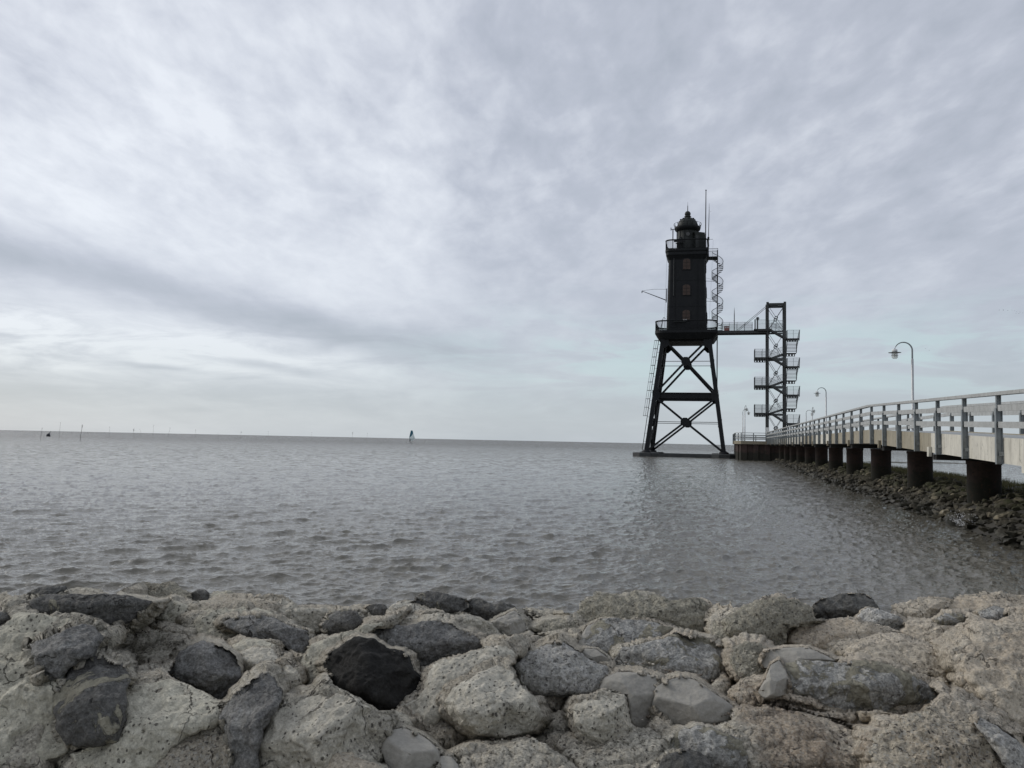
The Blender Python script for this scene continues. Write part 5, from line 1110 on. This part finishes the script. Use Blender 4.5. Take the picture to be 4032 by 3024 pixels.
def sail(poly, y=.03): return MB().rings([[(x, y + .12 * math.sin(min(1, max(0, x / 2.)) * PI), z) for x, z in poly], [(x, y + .02 + .12 * math.sin(min(1, max(0, x / 2.)) * PI), z) for x, z in poly]])
sail([(-.27, 2.55), (-.3, 2.3), (.55, 3.0), (1.0, 3.7), (1.45, 4.55), (1.3, 5.2), (1.1, 5.75), (.35, 5.75), (.05, 4.4), (-.15, 3.4)]).build('upper_sail', M['sailblue'], ws)
sail([(-.25, 1.2), (.6, .75), (1.5, .95), (2.35, 1.95), (2.1, 2.8), (1.47, 4.5), (1.0, 3.68), (.55, 2.98), (-.3, 2.28)]).build('lower_sail', M['sailwhite'], ws)
mb = MB(); mb.tube([(-.3, -.05, 1.75), (.7, -.4, 1.65), (2.3, .0, 1.9)], .03, 6); mb.tube([(-.3, .05, 1.75), (.7, .4, 1.65), (2.3, .0, 1.9)], .03, 6); mb.build('boom', M['wire'], ws)
me = D.meshes.new('person'); J = [(0, 0, 1.0), (.0, 0, 1.25), (-.03, 0, 1.5), (-.04, 0, 1.62), (-.02, 0, 1.75),
     (-.12, .08, .95), (-.22, .10, .55), (-.28, .10, .22), (-.20, .14, .19), (.13, -.08, .95), (.30, -.10, .58), (.42, -.1, .22), (.50, -.06, .19),
     (-.03, .19, 1.48), (.15, .30, 1.30), (.30, .35, 1.60), (-.03, -.19, 1.48), (.22, -.28, 1.40), (.48, -.32, 1.62)]
E_ = [(0, 1), (1, 2), (2, 3), (3, 4), (0, 5), (5, 6), (6, 7), (7, 8), (0, 9), (9, 10), (10, 11), (11, 12), (2, 13), (13, 14), (14, 15), (2, 16), (16, 17), (17, 18)]
R_ = [.15, .14, .16, .065, .10, .10, .07, .05, .045, .10, .07, .05, .045, .07, .05, .035, .07, .05, .035]
me.from_pydata(J, E_, [])
pe = D.objects.new('person', me); COL.objects.link(pe); md = pe.modifiers.new('skin', 'SKIN'); md.use_smooth_shade = True; pe.modifiers.new('sub', 'SUBSURF').levels = 1
for i, q in enumerate(R_): me.skin_vertices[0].data[i].radius = (q, q)
me.skin_vertices[0].data[0].use_root = True
me.materials.append(M['wetsuit']); pe.location = (float(pw[0]) + .1, 399.6, .02); tag(pe, 'windsurfer in a black wetsuit standing on the board and leaning on the boom', 'person')
MB().lathe([(.02, 1.86), (.09, 1.85), (.12, 1.76), (.10, 1.68)], -.02, .02, 12).build('hair', M['birdblack'], pe)

# ------------------------------------------------------------------ withies on the horizon
def withy(x0, y0, x1, y1, Y_, label, forked=False, thick_=.07):
    f_ = lambda x, y: (x / 1.4747, 1600 + y / 1.4747)
    b_ = at(*f_(x0, y0), Y_); t_ = at(*f_(x1, y1), Y_); H = t_[2]; lean_ = t_[0] - b_[0]
    e_ = empty('marker_pole', (float(b_[0]), Y_, 0.)); tag(e_, label, 'marker pole', 'thin withies marking the channel on the horizon')
    MB().tube([(0, 0, -1.), (lean_ * .35, 0, H * .4), (lean_, 0, H)], [thick_ * .55, thick_ * .5, thick_ * .22], 6).build('pole', M['wood_pole'], e_)
    mb = MB(); rr2 = np.random.RandomState(int(x0))
    for k in range(7 if forked else 3):
        p = np.array([lean_ * (.9 - .03 * k), 0, H * (.92 - .03 * k)]); q = p + np.array([rr2.normal() * .22, rr2.normal() * .15, .45]); mb.tube([p, q], [.012 if not forked else .03, .005], 5)
    mb.build('brush', M['wood_pole'], e_)
for i, a_ in enumerate([
  (235, 173, 245, 127, 170, 'leftmost thin marker pole, short and leaning right, left of the dark buoy', False, .055),
  (343, 172, 352, 92, 210, 'tall thin marker pole just right of the dark buoy', False, .05),
  (465, 173, 480, 106, 190, 'third marker pole from the left with a thick bushy head', True, .085),
  (634, 172, 637, 118, 260, 'faint upright marker pole right of the bushy one', False, .05),
  (781, 176, 773, 130, 260, 'marker pole leaning left, fifth from the left', True, .05),
  (822, 160, 812, 132, 420, 'small far marker pole leaning left beside the fifth', False, .08),
  (890, 158, 891, 106, 300, 'straight upright marker pole near the middle of the left horizon', False, .06),
  (972, 180, 988, 124, 240, 'marker pole leaning strongly to the right', False, .05),
  (1136, 162, 1137, 134, 420, 'short far marker pole with a tuft on top', True, .06),
  (1268, 184, 1268, 158, 260, 'very short faint marker pole left of the slanting one', False, .045),
  (1396, 166, 1402, 144, 420, 'short slanting marker pole left of the windsurfer', True, .05),
  (1557, 172, 1558, 144, 420, 'small marker pole left of the last group by the windsurfer', False, .06),
  (1809, 174, 1811, 150, 420, 'thin far marker pole closer to the windsurfer', False, .05),
  (2046, 180, 2048, 148, 300, 'upright marker pole of the last pair left of the windsurfer', True, .05),
  (2130, 180, 2133, 155, 300, 'right one of the last pair left of the windsurfer', False, .05)]): withy(*a_)
p = on_plane(191, 1708.5, .0); p = at(191, 1709, 300.)
e_ = empty('buoy', (float(p[0]), 300., 0)); tag(e_, 'small dark tilted buoy floating between the first two marker poles', 'buoy')
MB().lathe([(.3, -.3), (.62, .0), (.66, .5), (.45, .95), (.2, 1.1)], 0, 0, 14).build('float', M['birdblack'], e_)
MB().tube([(.1, 0, 1.0), (.75, 0, 1.75)], [.14, .08], 8).build('topmark', M['birdblack'], e_)

# ------------------------------------------------------------------ birds
def bird(px, py, Y_, span, mat, label, grp, flap, hd):
    p = at(px, py, Y_); e_ = empty('bird', tuple(float(c_) for c_ in p), hd); tag(e_, label, 'bird', grp); s = span / 2
    MB().tube([(0, -.42 * s, 0), (0, -.25 * s, .02 * s), (0, 0, 0), (0, .28 * s, .02 * s), (0, .42 * s, .05 * s), (0, .52 * s, .03 * s)], [.02 * s, .09 * s, .14 * s, .10 * s, .07 * s, .02 * s], 8).build('body', mat, e_)
    for q in (-1, 1):
        P = [(0.08 * q * s, .16 * s, .03 * s), (.5 * q * s, .24 * s, (.03 + flap * .5) * s), (1. * q * s, -.05 * s, (.03 + flap) * s), (.5 * q * s, -.12 * s, (.02 + flap * .5) * s), (.08 * q * s, -.16 * s, .0)]
        MB().rings([P, [(x, y, z + .03 * s) for x, y, z in P]]).build('wing', mat, e_)
fl = [(585, 685, .6), (840, 690, .8), (1128, 695, -.4), (1400, 685, .3), (1565, 722, .1), (1705, 775, 0), (1655, 895, .5), (1862, 908, .7), (1928, 798, -.5), (2108, 850, .1)]
for i, (x, y, fp) in enumerate(fl):
    bird(3900 + x / 16.59, 1180 + y / 16.59, 230. if i < 4 else 270., .50, M['birdblack'], 'dark bird in the level row of four at the left of the flock' if i < 4 else 'greyish bird in the loose trailing group of the flock at the right edge', 'row of four birds' if i < 4 else 'trailing birds of the flock', fp, i * .9)
bird(3400 + 450 / 1.843, 1300 + 133 / 1.843, 330., .5, M['birdblack'], 'upper left one of two lone birds right of the nearest lamp', None, .5, .4)
bird(3400 + 477 / 1.843, 1300 + 147 / 1.843, 330., .5, M['birdblack'], 'lower right one of two lone birds right of the nearest lamp', None, .3, 1.2)
bird(2600 + 1100 / 5.53, 740 + 520 / 5.53, 300., .5, M['birdblack'], 'small bird beside the thin antenna of the lighthouse', None, .6, .8)
bird(2480 + 1025 / 2.765, 1250 + 833 / 2.765, 380., .55, M['birdwhite'], 'left white gull of the two low between lighthouse and stair tower', None, .2, .2)
bird(2480 + 1050 / 2.765, 1250 + 832 / 2.765, 380., .55, M['birdwhite'], 'right white gull of the two low between lighthouse and stair tower', None, .3, .4)
